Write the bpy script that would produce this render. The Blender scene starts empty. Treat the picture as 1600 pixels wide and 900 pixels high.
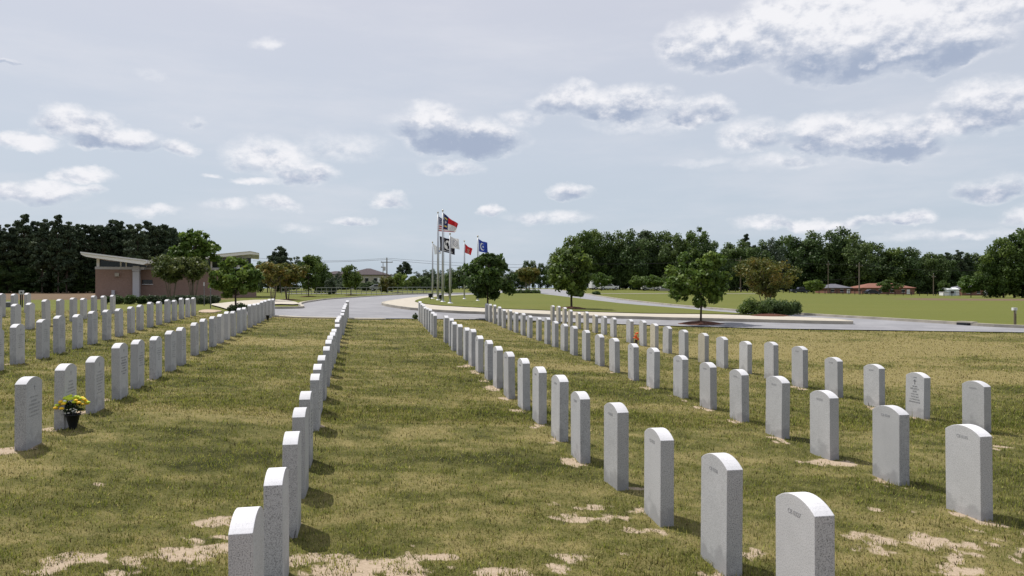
import bpy, bmesh, math, random
import numpy as np
from mathutils import Vector, Matrix
R = math.radians
rnd = random.Random(7)
F = 1156.0; ZC = 1.6
scene = bpy.context.scene
C = scene.collection

# ------------------------------------------------------------------ materials
def mat(name, col, rough=0.8, spec=0.3, metal=0.0):
    m = bpy.data.materials.new(name); m.use_nodes = True
    b = m.node_tree.nodes['Principled BSDF']
    b.inputs['Base Color'].default_value = (*col, 1)
    b.inputs['Roughness'].default_value = rough
    b.inputs['Specular IOR Level'].default_value = spec
    b.inputs['Metallic'].default_value = metal
    return m
def N(m, t, **kw):
    n = m.node_tree.nodes.new(t)
    for k, v in kw.items():
        if k in n.inputs: n.inputs[k].default_value = v
        else: setattr(n, k, v)
    return n
def L(m, a, b): m.node_tree.links.new(a, b)
def bsdf(m): return m.node_tree.nodes['Principled BSDF']
def ramp(m, fac, stops):
    r = N(m, 'ShaderNodeValToRGB'); e = r.color_ramp.elements
    while len(e) < len(stops): e.new(0.5)
    for i, (p, c) in enumerate(stops): e[i].position = p; e[i].color = (*c, 1)
    L(m, fac, r.inputs[0]); return r.outputs[0]
def noise(m, scale, detail=4, vec=None, rough=0.55, dist=0.0):
    n = N(m, 'ShaderNodeTexNoise'); n.inputs['Scale'].default_value = scale
    n.inputs['Detail'].default_value = detail; n.inputs['Roughness'].default_value = rough
    n.inputs['Distortion'].default_value = dist
    if vec is not None: L(m, vec, n.inputs['Vector'])
    return n.outputs['Fac']
def coord(m, kind='Object', scale=None):
    t = N(m, 'ShaderNodeTexCoord').outputs[kind]
    if scale:
        mp = N(m, 'ShaderNodeMapping'); mp.inputs['Scale'].default_value = scale
        L(m, t, mp.inputs['Vector']); return mp.outputs[0]
    return t
def mix(m, fac, a, b, mode='MIX'):
    n = N(m, 'ShaderNodeMix', data_type='RGBA', blend_type=mode)
    for s, v in ((0, fac), (6, a), (7, b)):
        if hasattr(v, 'links') or hasattr(v, 'is_linked'): L(m, v, n.inputs[s])
        elif isinstance(v, (int, float)): n.inputs[s].default_value = v
        else: n.inputs[s].default_value = (*v, 1)
    return n.outputs[2]
def bump(m, h, strength=0.3, dist=0.01):
    b = N(m, 'ShaderNodeBump'); b.inputs['Strength'].default_value = strength
    b.inputs['Distance'].default_value = dist
    L(m, h, b.inputs['Height']); L(m, b.outputs[0], bsdf(m).inputs['Normal'])
def noisy(name, c1, c2, scale, rough=0.85, stretch=None, bs=0.2, bd=0.01, spec=0.25):
    m = mat(name, c1, rough, spec); v = coord(m, 'Object', stretch)
    f = noise(m, scale, 6, v, 0.65)
    L(m, ramp(m, f, [(0.32, c1), (0.68, c2)]), bsdf(m).inputs['Base Color'])
    if bs: bump(m, f, bs, bd)
    return m
def granite(name, tint, sp=1.0):
    m = mat(name, (0.5, 0.5, 0.5), 0.75, 0.25)
    v = coord(m)
    info = N(m, 'ShaderNodeObjectInfo')
    add = N(m, 'ShaderNodeVectorMath', operation='MULTIPLY_ADD')
    cx = N(m, 'ShaderNodeCombineXYZ'); 
    for i in range(3): L(m, info.outputs['Random'], cx.inputs[i])
    L(m, cx.outputs[0], add.inputs[0]); add.inputs[1].default_value = (13, 17, 11); L(m, v, add.inputs[2])
    v2 = add.outputs[0]
    f = noise(m, 190, 2, v2, 0.6)
    c = ramp(m, f, [(0.34, tuple(t*(1-.72*sp) for t in tint)), (0.46, tuple(t*(1-.14*sp) for t in tint)), (0.60, tuple(t*(1+.14*sp) for t in tint))])
    g = noise(m, 5, 4, v2, 0.6)
    c = mix(m, 0.35, c, ramp(m, g, [(0.3, tuple(t*0.80 for t in tint)), (0.7, tuple(min(1, t*1.1) for t in tint))]))
    # darker tone rising unevenly from the foot of the stone
    s = N(m, 'ShaderNodeSeparateXYZ'); L(m, v, s.inputs[0])
    n3 = noise(m, 6, 4, v2, 0.6)
    k = N(m, 'ShaderNodeMath', operation='MULTIPLY_ADD'); L(m, n3, k.inputs[0]); k.inputs[1].default_value = -0.62; L(m, s.outputs[2], k.inputs[2])
    d = ramp(m, k.outputs[0], [(0.0, (0.75, 0.74, 0.72)), (0.0, (0.75, 0.74, 0.72))])
    mr = N(m, 'ShaderNodeMapRange'); L(m, k.outputs[0], mr.inputs[0])
    mr.inputs[1].default_value = -0.26; mr.inputs[2].default_value = -0.18
    mr.inputs[3].default_value = 0.55; mr.inputs[4].default_value = 0.0
    c = mix(m, mr.outputs[0], c, (tint[0]*0.52, tint[1]*0.52, tint[2]*0.53))
    hv = N(m, 'ShaderNodeHueSaturation'); L(m, c, hv.inputs['Color'])
    mv = N(m, 'ShaderNodeMapRange'); L(m, info.outputs['Random'], mv.inputs[0]); mv.inputs[3].default_value = 0.90; mv.inputs[4].default_value = 1.06
    L(m, mv.outputs[0], hv.inputs['Value'])
    L(m, hv.outputs[0], bsdf(m).inputs['Base Color'])
    bump(m, f, 0.25, 0.002)
    return m
M = {}
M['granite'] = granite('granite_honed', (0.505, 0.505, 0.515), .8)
M['granite_end'] = granite('granite_sawn_shaded', (0.44, 0.44, 0.455), 1.25)  # coarse sawn speckle; base tone also darkened to paint the ends' shade
M['granite_top'] = granite('granite_lit_top', (0.66, 0.66, 0.68), .35)  # same granite with sunlight on the tops painted in as a paler tone
M['granite_yellow'] = granite('granite_yellowed', (0.54, 0.50, 0.41))
M['engrave'] = mat('engraved_grey', (0.17, 0.17, 0.18), 0.9, 0.1)
M['engrave_soft'] = mat('engraved_soft_grey', (0.28, 0.28, 0.295), 0.9, 0.1)
M['asphalt'] = noisy('asphalt', (0.205, 0.205, 0.22), (0.30, 0.30, 0.315), 0.9, 0.9, None, 0.1, 0.004)
M['concrete'] = noisy('concrete', (0.42, 0.38, 0.31), (0.50, 0.46, 0.39), 1.4, 0.9)
M['kerb'] = noisy('kerb_concrete', (0.30, 0.28, 0.24), (0.47, 0.43, 0.36), 1.8, 0.9)
M['mulch'] = noisy('mulch', (0.060, 0.022, 0.012), (0.13, 0.05, 0.03), 30, 0.95, None, 0.9, 0.03)
M['sandy'] = noisy('sandy_soil', (0.38, 0.29, 0.22), (0.50, 0.40, 0.30), 3, 0.95)
M['white'] = mat('white_paint', (0.74, 0.74, 0.75), 0.5)
M['trim'] = mat('grey_white_trim', (0.50, 0.50, 0.53), 0.6)
M['soffit'] = mat('soffit', (0.82, 0.81, 0.78), 0.7)
M['glass'] = mat('dark_glass', (0.02, 0.025, 0.03), 0.08, 0.6)
M['steel'] = mat('brushed_pole_metal', (0.42, 0.43, 0.45), 0.4, 0.5, 0.5)
M['gold'] = mat('finial_metal', (0.5, 0.45, 0.35), 0.3, 0.5, 0.6)
M['bark'] = noisy('bark', (0.045, 0.035, 0.028), (0.11, 0.09, 0.07), 9, 0.95, (1, 1, 0.25), 0.6, 0.02)
M['bark_pale'] = noisy('bark_pale', (0.12, 0.095, 0.075), (0.26, 0.22, 0.18), 9, 0.9, (1, 1, 0.3), 0.5, 0.01)
M['black'] = mat('black_plastic', (0.012, 0.014, 0.018), 0.5)
M['wood'] = noisy('weathered_wood', (0.14, 0.11, 0.08), (0.24, 0.20, 0.15), 14, 0.9, (1, 1, 0.2))
M['roof_red'] = noisy('red_brown_shingle', (0.19, 0.085, 0.06), (0.27, 0.13, 0.095), 3, 0.9)
M['roof_grey'] = noisy('grey_shingle', (0.10, 0.10, 0.12), (0.17, 0.17, 0.19), 3, 0.9)
M['roof_dark'] = noisy('brown_shingle', (0.05, 0.04, 0.045), (0.09, 0.07, 0.075), 3, 0.9)
M['roof_white'] = mat('white_metal_roof', (0.8, 0.82, 0.84), 0.4)
M['cream'] = noisy('cream_siding', (0.36, 0.33, 0.28), (0.42, 0.39, 0.34), 2, 0.8)
M['shed'] = mat('pale_blue_siding', (0.52, 0.57, 0.60), 0.7)
M['tyre'] = mat('tyre_rubber', (0.02, 0.02, 0.02), 0.9)
M['fence_dark'] = mat('black_fence_paint', (0.02, 0.02, 0.022), 0.6)
M['chain'] = mat('galvanised_steel', (0.30, 0.31, 0.31), 0.5, 0.4, 0.4)
M['box'] = noisy('grey_cast_concrete', (0.10, 0.10, 0.11), (0.18, 0.18, 0.19), 6)
def brick(name, c1, c2, mortar, sc=4.0):
    m = mat(name, c1, 0.9, 0.15)
    v = coord(m); rot = N(m, 'ShaderNodeMapping'); rot.inputs['Rotation'].default_value = (R(90), 0, 0); L(m, v, rot.inputs[0])
    b = N(m, 'ShaderNodeTexBrick'); L(m, rot.outputs[0], b.inputs['Vector'])
    b.inputs['Color1'].default_value = (*c1, 1); b.inputs['Color2'].default_value = (*c2, 1); b.inputs['Mortar'].default_value = (*mortar, 1)
    b.inputs['Scale'].default_value = sc; b.inputs['Mortar Size'].default_value = 0.015
    f = noise(m, 0.8, 4, v)
    L(m, mix(m, 0.25, b.outputs[0], ramp(m, f, [(0.3, c1), (0.7, c2)])), bsdf(m).inputs['Base Color'])
    return m
M['brick'] = brick('brown_brick', (0.25, 0.165, 0.135), (0.32, 0.22, 0.18), (0.30, 0.25, 0.22))
M['brick_red'] = brick('red_brick', (0.17, 0.08, 0.06), (0.24, 0.12, 0.09), (0.3, 0.26, 0.22))
def leafmat(name, rough=0.55, trans=0.35):
    m = mat(name, (0.05, 0.08, 0.02), rough, 0.3)
    a = N(m, 'ShaderNodeAttribute'); a.attribute_name = 'leafcol'
    info = N(m, 'ShaderNodeObjectInfo'); hv = N(m, 'ShaderNodeHueSaturation')
    mv = N(m, 'ShaderNodeMapRange'); L(m, info.outputs['Random'], mv.inputs[0]); mv.inputs[3].default_value = 0.78; mv.inputs[4].default_value = 1.22
    mh = N(m, 'ShaderNodeMapRange'); L(m, info.outputs['Random'], mh.inputs[0]); mh.inputs[3].default_value = 0.512; mh.inputs[4].default_value = 0.488
    L(m, a.outputs['Color'], hv.inputs['Color']); L(m, mv.outputs[0], hv.inputs['Value']); L(m, mh.outputs[0], hv.inputs['Hue'])
    b = bsdf(m); L(m, hv.outputs[0], b.inputs['Base Color'])
    tr = N(m, 'ShaderNodeBsdfTranslucent'); L(m, hv.outputs[0], tr.inputs[0])
    mx = N(m, 'ShaderNodeMixShader'); mx.inputs[0].default_value = trans
    L(m, b.outputs[0], mx.inputs[1]); L(m, tr.outputs[0], mx.inputs[2])
    L(m, mx.outputs[0], m.node_tree.nodes['Material Output'].inputs[0])
    return m
M['leaf'] = leafmat('leaves')
M['needle'] = leafmat('needles', 0.7, 0.22)
M['blade'] = leafmat('grass_blades', 0.6, 0.38)
for n in ('blade',):
    for nd in M[n].node_tree.nodes:
        if nd.type == 'MAP_RANGE': nd.inputs[3].default_value = nd.inputs[4].default_value = (1.0 if nd.inputs[4].default_value > 0.6 else 0.5)
M['flagcloth'] = leafmat('flag_cloth', 0.8, 0.3)
for nd in M['flagcloth'].node_tree.nodes:
    if nd.type == 'MAP_RANGE': nd.inputs[3].default_value = nd.inputs[4].default_value = (1.0 if nd.inputs[4].default_value > 0.6 else 0.5)

# ------------------------------------------------------------------ object helpers
def tag(o, label=None, cat=None, group=None, kind=None):
    if label: o['label'] = label
    if cat: o['category'] = cat
    if group: o['group'] = group
    if kind: o['kind'] = kind
    return o
def link(name, me, parent=None, loc=None, rz=0.0):
    o = bpy.data.objects.new(name, me); C.objects.link(o)
    if parent is not None: o.parent = parent
    if loc is not None: o.location = loc
    if rz: o.rotation_euler.z = rz
    return o
def empty(name, loc, rz=0.0):
    return link(name, None, None, loc, rz)
def copy_tree(o, parent=None):
    c = o.copy(); C.objects.link(c)
    if parent is not None: c.parent = parent
    for ch in list(o.children): copy_tree(ch, c)
    return c
class MB:
    def __init__(s): s.v = []; s.f = []; s.m = []
    def add(s, vs, fs, mi=0):
        b = len(s.v); s.v += [tuple(x) for x in vs]; s.f += [tuple(i+b for i in f) for f in fs]; s.m += [mi]*len(fs)
    def box(s, x0, x1, y0, y1, z0, z1, mi=0):
        s.add([(x0,y0,z0),(x1,y0,z0),(x1,y1,z0),(x0,y1,z0),(x0,y0,z1),(x1,y0,z1),(x1,y1,z1),(x0,y1,z1)],
              [(0,3,2,1),(4,5,6,7),(0,1,5,4),(1,2,6,5),(2,3,7,6),(3,0,4,7)], mi)
    def prism(s, prof, y0, y1, mi=0):      # prof in xz, extruded along y
        n = len(prof)
        s.add([(x, y0, z) for x, z in prof] + [(x, y1, z) for x, z in prof],
              [tuple(range(n)), tuple(range(2*n-1, n-1, -1))] + [(i, i+n, (i+1) % n+n, (i+1) % n) for i in range(n)], mi)
    def tube(s, pts, rad, sides=7, mi=0):
        pts = [Vector(p) for p in pts]; n = len(pts); vs = []; fs = []
        for i, p in enumerate(pts):
            d = (pts[min(i+1, n-1)]-pts[max(i-1, 0)]).normalized()
            a = Vector((1, 0, 0)) if abs(d.x) < 0.9 else Vector((0, 1, 0))
            u = d.cross(a).normalized(); w = d.cross(u)
            for k in range(sides):
                t = 2*math.pi*k/sides; vs.append(p+(u*math.cos(t)+w*math.sin(t))*rad[i])
        for i in range(n-1):
            for k in range(sides):
                a = i*sides+k; b = i*sides+(k+1) % sides; fs.append((a, b, b+sides, a+sides))
        fs.append(tuple(range(sides-1, -1, -1))); fs.append(tuple((n-1)*sides+k for k in range(sides)))
        s.add(vs, fs, mi)
    def lathe(s, prof, sides=16, c=(0, 0, 0), mi=0):
        vs = []; fs = []; n = len(prof)
        for r, z in prof:
            for k in range(sides):
                t = 2*math.pi*k/sides; vs.append((c[0]+r*math.cos(t), c[1]+r*math.sin(t), c[2]+z))
        for i in range(n-1):
            for k in range(sides):
                a = i*sides+k; b = i*sides+(k+1) % sides; fs.append((a, b, b+sides, a+sides))
        fs.append(tuple(range(sides-1, -1, -1))); fs.append(tuple((n-1)*sides+k for k in range(sides)))
        s.add(vs, fs, mi)
    def mesh(s, name, mats, smooth=False):
        me = bpy.data.meshes.new(name); me.from_pydata(s.v, [], s.f)
        for m in (mats if isinstance(mats, list) else [mats]): me.materials.append(m)
        me.polygons.foreach_set('material_index', s.m)
        if smooth: me.polygons.foreach_set('use_smooth', [True]*len(s.f))
        bm = bmesh.new(); bm.from_mesh(me); bmesh.ops.recalc_face_normals(bm, faces=bm.faces); bm.to_mesh(me); bm.free()
        me.update(); return me
    def build(s, name, mats, parent=None, loc=None, smooth=False, rz=0.0):
        return link(name, s.mesh(name, mats, smooth), parent, loc, rz)
def bevel_mesh(me, w=0.004, seg=2):
    bm = bmesh.new(); bm.from_mesh(me)
    es = [e for e in bm.edges if len(e.link_faces) == 2 and e.calc_face_angle(0) > 0.4]
    bmesh.ops.bevel(bm, geom=es, offset=w, segments=seg, affect='EDGES', profile=0.6)
    bm.to_mesh(me); bm.free()
def raw_mesh(name, verts, nper, col=None, m=None):
    """verts (n*nper,3): n separate polygons with nper corners"""
    nv = len(verts); nf = nv//nper
    me = bpy.data.meshes.new(name)
    me.vertices.add(nv); me.vertices.foreach_set('co', verts.astype(np.float32).ravel())
    me.loops.add(nv); me.loops.foreach_set('vertex_index', np.arange(nv, dtype=np.int32))
    me.polygons.add(nf); me.polygons.foreach_set('loop_start', (np.arange(nf)*nper).astype(np.int32))
    me.polygons.foreach_set('loop_total', np.full(nf, nper, np.int32))
    if col is not None:
        a = me.color_attributes.new('leafcol', 'FLOAT_COLOR', 'POINT')
        c = np.ones((nv, 4), np.float32); c[:, :3] = np.repeat(col, nper, axis=0); a.data.foreach_set('color', c.ravel())
    me.update(calc_edges=True)
    if m: me.materials.append(m)
    return me

# ------------------------------------------------------------------ numpy value noise
_ng = np.random.default_rng(5).random((256, 256))
def vnoise(x, y):
    xi = np.floor(x).astype(int); yi = np.floor(y).astype(int); fx = x-xi; fy = y-yi
    fx = fx*fx*(3-2*fx); fy = fy*fy*(3-2*fy)
    a = _ng[xi & 255, yi & 255]; b = _ng[(xi+1) & 255, yi & 255]; c = _ng[xi & 255, (yi+1) & 255]; d = _ng[(xi+1) & 255, (yi+1) & 255]
    return (a*(1-fx)+b*fx)*(1-fy)+(c*(1-fx)+d*fx)*fy
def fbm(x, y, o=4):
    s = 0; a = 0.5; t = 0
    for i in range(o):
        s = s+a*vnoise(x*2**i+17.3*i, y*2**i+9.1*i); t += a; a *= 0.55
    return s/t
def sst(a, b, x):
    t = np.clip((x-a)/(b-a), 0, 1); return t*t*(3-2*t)

# ------------------------------------------------------------------ headstone survey
# (corner x, top y, foot y or None); depth from the regular 0.9 m spacing of each row
ROWS = {
 'A': dict(side=-1, d=[3.0,3.9,4.8,5.72,6.62,8.05,8.9,9.75,10.9,12.0,12.9,13.75,14.6,15.7,16.9,17.8,18.7,19.9,21.0,22.2,23.2,24.3,25.9],
   s=[(396,795,0),(442,732,0),(464,675,842),(477,638,783),(485,611,738),(498,584,0),(502,571,0),(508.5,560,0),(514.5,544,0),(517,533,0),(520,529,0),(523.5,521,0),(525.5,515,0),(530.5,506,0),(530,499,0),(531.5,496,0),(533.5,493,0),(537.5,489,0),(538.5,484.5,0),(540,480,0),(541,477,0),(542.5,474,0),(545,469.5,0)]),
 'B': dict(side=1, d=[3.2+0.888*i for i in range(18)]+[19.9+0.9*i for i in range(8)],
   s=[(1275,772,0),(1135,710,899),(1033,670,826),(964,630,768),(907,612,724),(873.5,586,688),(841.5,573,663),(817,560,641),(794,549,622),(776,541,607),(762,531,591),(747,524,582),(736,514,571.5),(727,512,562.5),(716,507,555),(707,503,547.5),(703,497,540),(695,493,535),
      (677.5,490,526.5),(674,487,523),(670,482.5,518.5),(666,481,514.5),(662.5,479,510.5),(660,476,506.5),(657,474,502.5),(654.5,471,500)]),
 'C': dict(side=1, d=[5.1+0.948*i for i in range(26)],
   s=[(1534,663,813),(1405,633,760),(1297,610,719),(1221,588,687),(1160,577,660),(1110,566,642),(1066,555,626),(1022,543,608),(991,537,597),(961,528,583),(937.5,522.5,572.5),(916,515.5,563),(896.5,509,556),(881.5,506,547.5),(867,501.5,545),(855,496,538.5),(841.5,496,534),(827,493,529.5),(816.5,489.5,525.5),(805.5,487.5,521),(796,484,517.5),(786.5,483,513.5),(779.5,479,510.5),(772,476,505.5),(765,475,503),(760,474,500.5)]),
 'D': dict(side=1, d=[8.6+0.9*i for i in range(14)]+[22.0+0.9*i for i in range(9)],
   s=[(1538,595,675),(1443,582,661),(1373.5,569,639),(1309,558,625),(1254.5,541,609),(1209,534,590),(1168,533,586),(1131,526,577.5),(1101,520,571),(1070,515,563),(1044,510,554),(1023.5,505.5,547),(1005.5,501,542.5),(985,499,537),
      (959,496,528.5),(944,495,523.5),(930,493,520),(916,487,518.5),(903.5,488,517),(891,484,512),(882,480,509),(872.5,478,507),(863,477,505)]),
 'E': dict(side=-1, d=[6.63+0.87*i for i in range(8)]+[6.63+0.87*i for i in range(9, 24)],
   s=[(41,588.5,703),(100,568,669),(148,556,646.5),(187.5,536,625.5),(215,531,608),(244,525,595),(267.5,517,580),(284,511,572),(305.6,504,561),(319.5,498,551),(334,494,544),(345.6,490.5,538.5),(356,487,532),(366,486,527.5),(375.6,481.5,522),(383,480,518),(392,475,512.5),(399,474.5,509.5),(405.5,473,505),(411,470.5,502),(416.5,469,499),(422.5,467,497),(428,466.5,495)]),
 'F': dict(side=-1, d=[11.1+0.947*i for i in range(17)],
   s=[(-10,513,578),(25,506,569),(65.5,499,559),(91.5,493,550),(120.5,491,544),(144,486,538),(166.5,484,532.5),(186,482,527),(205,479,520.5),(219,476,516),(235,472,511.5),(249,471,507),(262,468,504),(273,469,500.5),(284,465.5,498.5),(294,466,495),(303,464.5,493.5)]),
 'G': dict(side=-1, d=[16.4,17.5,18.7,19.8,20.9,22.0,23.2,24.4,25.4,26.4],
   s=[(-8,478,523),(23,475,518),(45.5,473,513.5),(71.5,468,508),(93,467,505),(114,465,501.5),(130,465.5,499),(146.5,462,495),(162,462,491.5),(176,461,490)]),
 'H': dict(side=-1, d=[23.2,24.6,26.2], s=[(1,458.5,493),(21.5,459,490.5),(42,458,487.5)]),
}
ANG = R(11.1)
U = np.array([-math.sin(ANG), math.cos(ANG)]); V = np.array([math.cos(ANG), math.sin(ANG)])
SW, ST = 0.325, 0.096
samples = []
for rn, r in ROWS.items():
    for d, (cx, yt, yb) in zip(r['d'], r['s']):
        X = (cx-800)/F*d
        if yb: samples.append((X, d, ZC-(yb-450)/F*d))
        elif d < 6: pass
S = np.array(samples)
# ------------------------------------------------------------------ terrain
_Yn = np.array([0, 8, 10, 14, 18, 26, 30, 35]); _Zn = np.array([0, .02, .05, .1, .2, .38, .42, .45])
_Tt = np.array([-1.5, -.7, -.4, -.1, .05, .13, .26, .43, .6, .8, 1.5]); _Zt = np.array([.8, .9, 1.0, 1.2, 1.35, 1.3, .75, -.1, -.7, -.8, -.8])
def prior(x, y):
    yy = np.clip(y, 0, 35); z = np.interp(yy, _Yn, _Zn)
    fade = 1-np.clip((y-35)/35, 0, 1)
    z = z+(0.2*np.clip((-x-2)/4, 0, 1)*np.clip(y/8, 0, 1)-0.13*np.clip((x-1)/5, 0, 1)*np.clip(y/8, 0, 1))*fade
    t = x/np.maximum(y, 20); zt = np.interp(t, _Tt, _Zt)
    return z+(zt-.45)*np.clip((y-35)/165, 0, 1)
_gx = np.arange(-40, 40.01, .4); _gy = np.arange(0, 44.01, .4)
GX, GY = np.meshgrid(_gx, _gy, indexing='ij')
num = prior(GX, GY)*0.35; den = np.full(GX.shape, 0.35)
for X, Y, Z in S:
    w = np.exp(-((GX-X)**2+(GY-Y)**2)/(2*1.3**2)); num += w*Z; den += w
_G = num/den-prior(GX, GY)
def zg(x, y):
    x = np.asarray(x, float); y = np.asarray(y, float)
    fx = np.clip((x+40)/.4, 0, len(_gx)-1.001); fy = np.clip(y/.4, 0, len(_gy)-1.001)
    ix = fx.astype(int); iy = fy.astype(int); fx = fx-ix; fy = fy-iy
    g = (_G[ix, iy]*(1-fx)+_G[ix+1, iy]*fx)*(1-fy)+(_G[ix, iy+1]*(1-fx)+_G[ix+1, iy+1]*fx)*fy
    inside = (np.abs(x) < 40) & (y > 0) & (y < 44)
    return prior(x, y)+np.where(inside, g, 0)
def z1(x, y): return float(zg(x, y))
_dd = np.geomspace(2.0, 420, 900)
def ray(px, py):
    t = (px-800)/F; yp = 450+F*(ZC-zg(t*_dd, _dd))/_dd
    k = np.nonzero(yp <= py)[0]
    if len(k) == 0: d = 240.0
    else:
        i = k[0]
        d = _dd[i] if i == 0 else _dd[i-1]+(yp[i-1]-py)/(yp[i-1]-yp[i]+1e-9)*(_dd[i]-_dd[i-1])
    d = min(d, 240.0); return (t*d, d)
def at(px, d): 
    x = (px-800)/F*d; return (x, d, z1(x, d))
def zpx(py, d): return ZC+(450-py)/F*d

# outlines of the roads (read off the photograph, laid on the terrain)
near_edge = [(380,490.5),(430,493.5),(480,496.5),(545,498.3),(640,499),(700,499.5),(760,500),(850,502.5),(920,505.5),(1000,508.5),(1060,510.5),(1100,511.5),(1200,514.5),(1300,516),(1400,517.5),(1500,519),(1600,520.5),(1800,524)]
far_edge = [(1800,521),(1600,514.2),(1540,511.5),(1500,508.5),(1400,502.3),(1300,496.3),(1240,492.5),(1160,488),(1100,483),(1050,478.5),(1000,473),(960,468),(935,464),(915,460),(890,456),(870,453.5),(856,452.3)]
far_left = [(800,452.3),(775,456.5),(745,459),(700,460),(665,460.5),(630,461.5),(578,464.2),(546,466.5),(510,469),(486,472.5),(472,475),(467,478),(474,482),(468,483.5),(430,483.8),(380,483.5)]
isl = [(597,477),(607,480.5),(637,485),(660,487),(680,488.7),(740,491.5),(758,492.3),(850,495.5),(960,498.6),(1119,503),(1220,505.5),(1275,507),(1320,507.8),(1333,508),(1320,505.5),(1300,503),(1240,500.3),(1200,497.8),(1157,494.8),(1110,490.6),(1054,485),(980,479),(930,472.5),(880,466),(842,461),(834,458.8),(812,458.2),(790,459.5),(760,461.3),(728,462.8),(690,464),(659,465.3),(640,468),(618,471.5),(602,474.5)]
lawn = [(646,474.5),(655,478),(681,481.7),(715,483.5),(750,485.4),(791,488),(850,490.4),(960,493.5),(1110,496),(1159,496.8),(1240,501),(1200,498.6),(1157,495.3),(1110,491.1),(1054,485.5),(980,479.5),(930,473),(880,466.5),(842,461.4),(834,459.3),(812,458.7),(790,460),(760,461.8),(728,463.6),(700,465.2),(674,467.2),(659,469.7)]
path = [(326,477),(346,475.2),(386,470.5),(430,469.5),(452,471),(466,474.5),(467,477.5),(430,476.5),(395,479.5),(380,483),(380,491),(362,487),(345,482)]
def world(poly): return [ray(*p) for p in poly]
def densify(pts, step, closed=True):
    out = []
    n = len(pts)
    for i in range(n if closed else n-1):
        a = np.array(pts[i]); b = np.array(pts[(i+1) % n]); k = max(1, int(np.linalg.norm(b-a)/step))
        for j in range(k): out.append(tuple(a+(b-a)*j/k))
    if not closed: out.append(pts[-1])
    return out
def smooth(pts, it=2, closed=True):
    pts = [np.array(p) for p in pts]
    for _ in range(it):
        q = []
        n = len(pts)
        rng_ = range(n if closed else n-1)
        if not closed: q.append(pts[0])
        for i in rng_:
            a, b = pts[i], pts[(i+1) % n]; q += [a*.75+b*.25, a*.25+b*.75]
        if not closed: q.append(pts[-1])
        pts = q
    return [tuple(p) for p in pts]
def sheet(name, poly, off, m, zf=0.0, step=1.0):
    bm = bmesh.new(); P = densify(poly, step)
    vs = [bm.verts.new((x, y, 0)) for x, y in P]; f = bm.faces.new(vs)
    bmesh.ops.triangulate(bm, faces=[f])
    for _ in range(7):
        es = [e for e in bm.edges if e.calc_length() > max(1.3, 0.035*abs(e.verts[0].co.y))]
        if not es: break
        bmesh.ops.subdivide_edges(bm, edges=es, cuts=1); bmesh.ops.triangulate(bm, faces=bm.faces[:])
    co = np.array([v.co[:2] for v in bm.verts]); z = zg(co[:, 0], co[:, 1])+off+zf*co[:, 1]
    for v, k in zip(bm.verts, z): v.co.z = k
    bmesh.ops.recalc_face_normals(bm, faces=bm.faces)
    if sum(f.normal.z for f in bm.faces) < 0: bmesh.ops.reverse_faces(bm, faces=bm.faces)
    me = bpy.data.meshes.new(name); bm.to_mesh(me); bm.free(); me.materials.append(m)
    return tag(link(name, me), kind='structure')
def ribbon(name, line, w, h, m, closed=False, base=0.0):
    P = [np.array(p) for p in densify(line, 0.8, closed)]; n = len(P); mb = MB(); vs = []
    for i, p in enumerate(P):
        a = P[(i-1) % n] if (closed or i) else p; b = P[(i+1) % n] if (closed or i < n-1) else p
        t = b-a; t = t/(np.linalg.norm(t)+1e-9); nn = np.array([-t[1], t[0]])
        for s, zz in ((-.5, -.1), (-.5, h), (.5, h), (.5, -.1)):
            q = p+nn*w*s; vs.append((q[0], q[1], z1(q[0], q[1])+base+zz+0.0004*q[1]))
    fs = []
    for i in range(n if closed else n-1):
        j = (i+1) % n
        for k in range(3): fs.append((i*4+k, i*4+k+1, j*4+k+1, j*4+k))
    mb.add(vs, fs); return tag(mb.build(name, m), kind='structure')

ne_w = world(near_edge)
_nx = np.array([p[0] for p in near_edge]); _ny = np.array([p[1] for p in near_edge])
def cemetery(x, y):      # 1 on the burial ground, 0 beyond the near road edge
    t = x/np.maximum(y, .5); px = 800+F*t
    limit = np.interp(px, np.r_[-800, 300, _nx], np.r_[481, 486, _ny])
    py = 450+F*(ZC-zg(x, y))/np.maximum(y, .5)
    return sst(-0.4, 0.6, py-limit)
stone_pos = []
for rn, r in ROWS.items():
    for d, (cx, yt, yb) in zip(r['d'], r['s']): stone_pos.append(((cx-800)/F*d+(-1 if r['side'] < 0 else 1)*0.05, d+.16))
SP = np.array(stone_pos)
patches = [(905,768,.38,.16),(1020,822,.5,.22),(930,800,.9,.16),(1085,870,.6,.16),(1500,855,1.1,.14),(1380,795,.45,.12),(1300,722,.5,.14),(1495,880,.9,.16),(325,860,.6,.5),(365,815,.35,.45),(990,765,.25,.4),(120,890,1.0,.1),(470,870,.4,.2),(560,890,1.1,.16),(735,572,.45,.35),(1180,865,.5,.14),(190,760,.5,.05),(680,880,.7,.12),(830,892,.8,.10),(1580,830,.6,.15),(1560,700,.4,.05)]
DW = [(ray(455, 534), 1.6, .75), (ray(905, 575), 1.2, .45), (ray(1310, 545), 5, 1.6), (ray(1500, 590), 2.5, 1.0)]
PW = [(ray(px, py), rx, s) for px, py, rx, s in patches]
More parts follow.
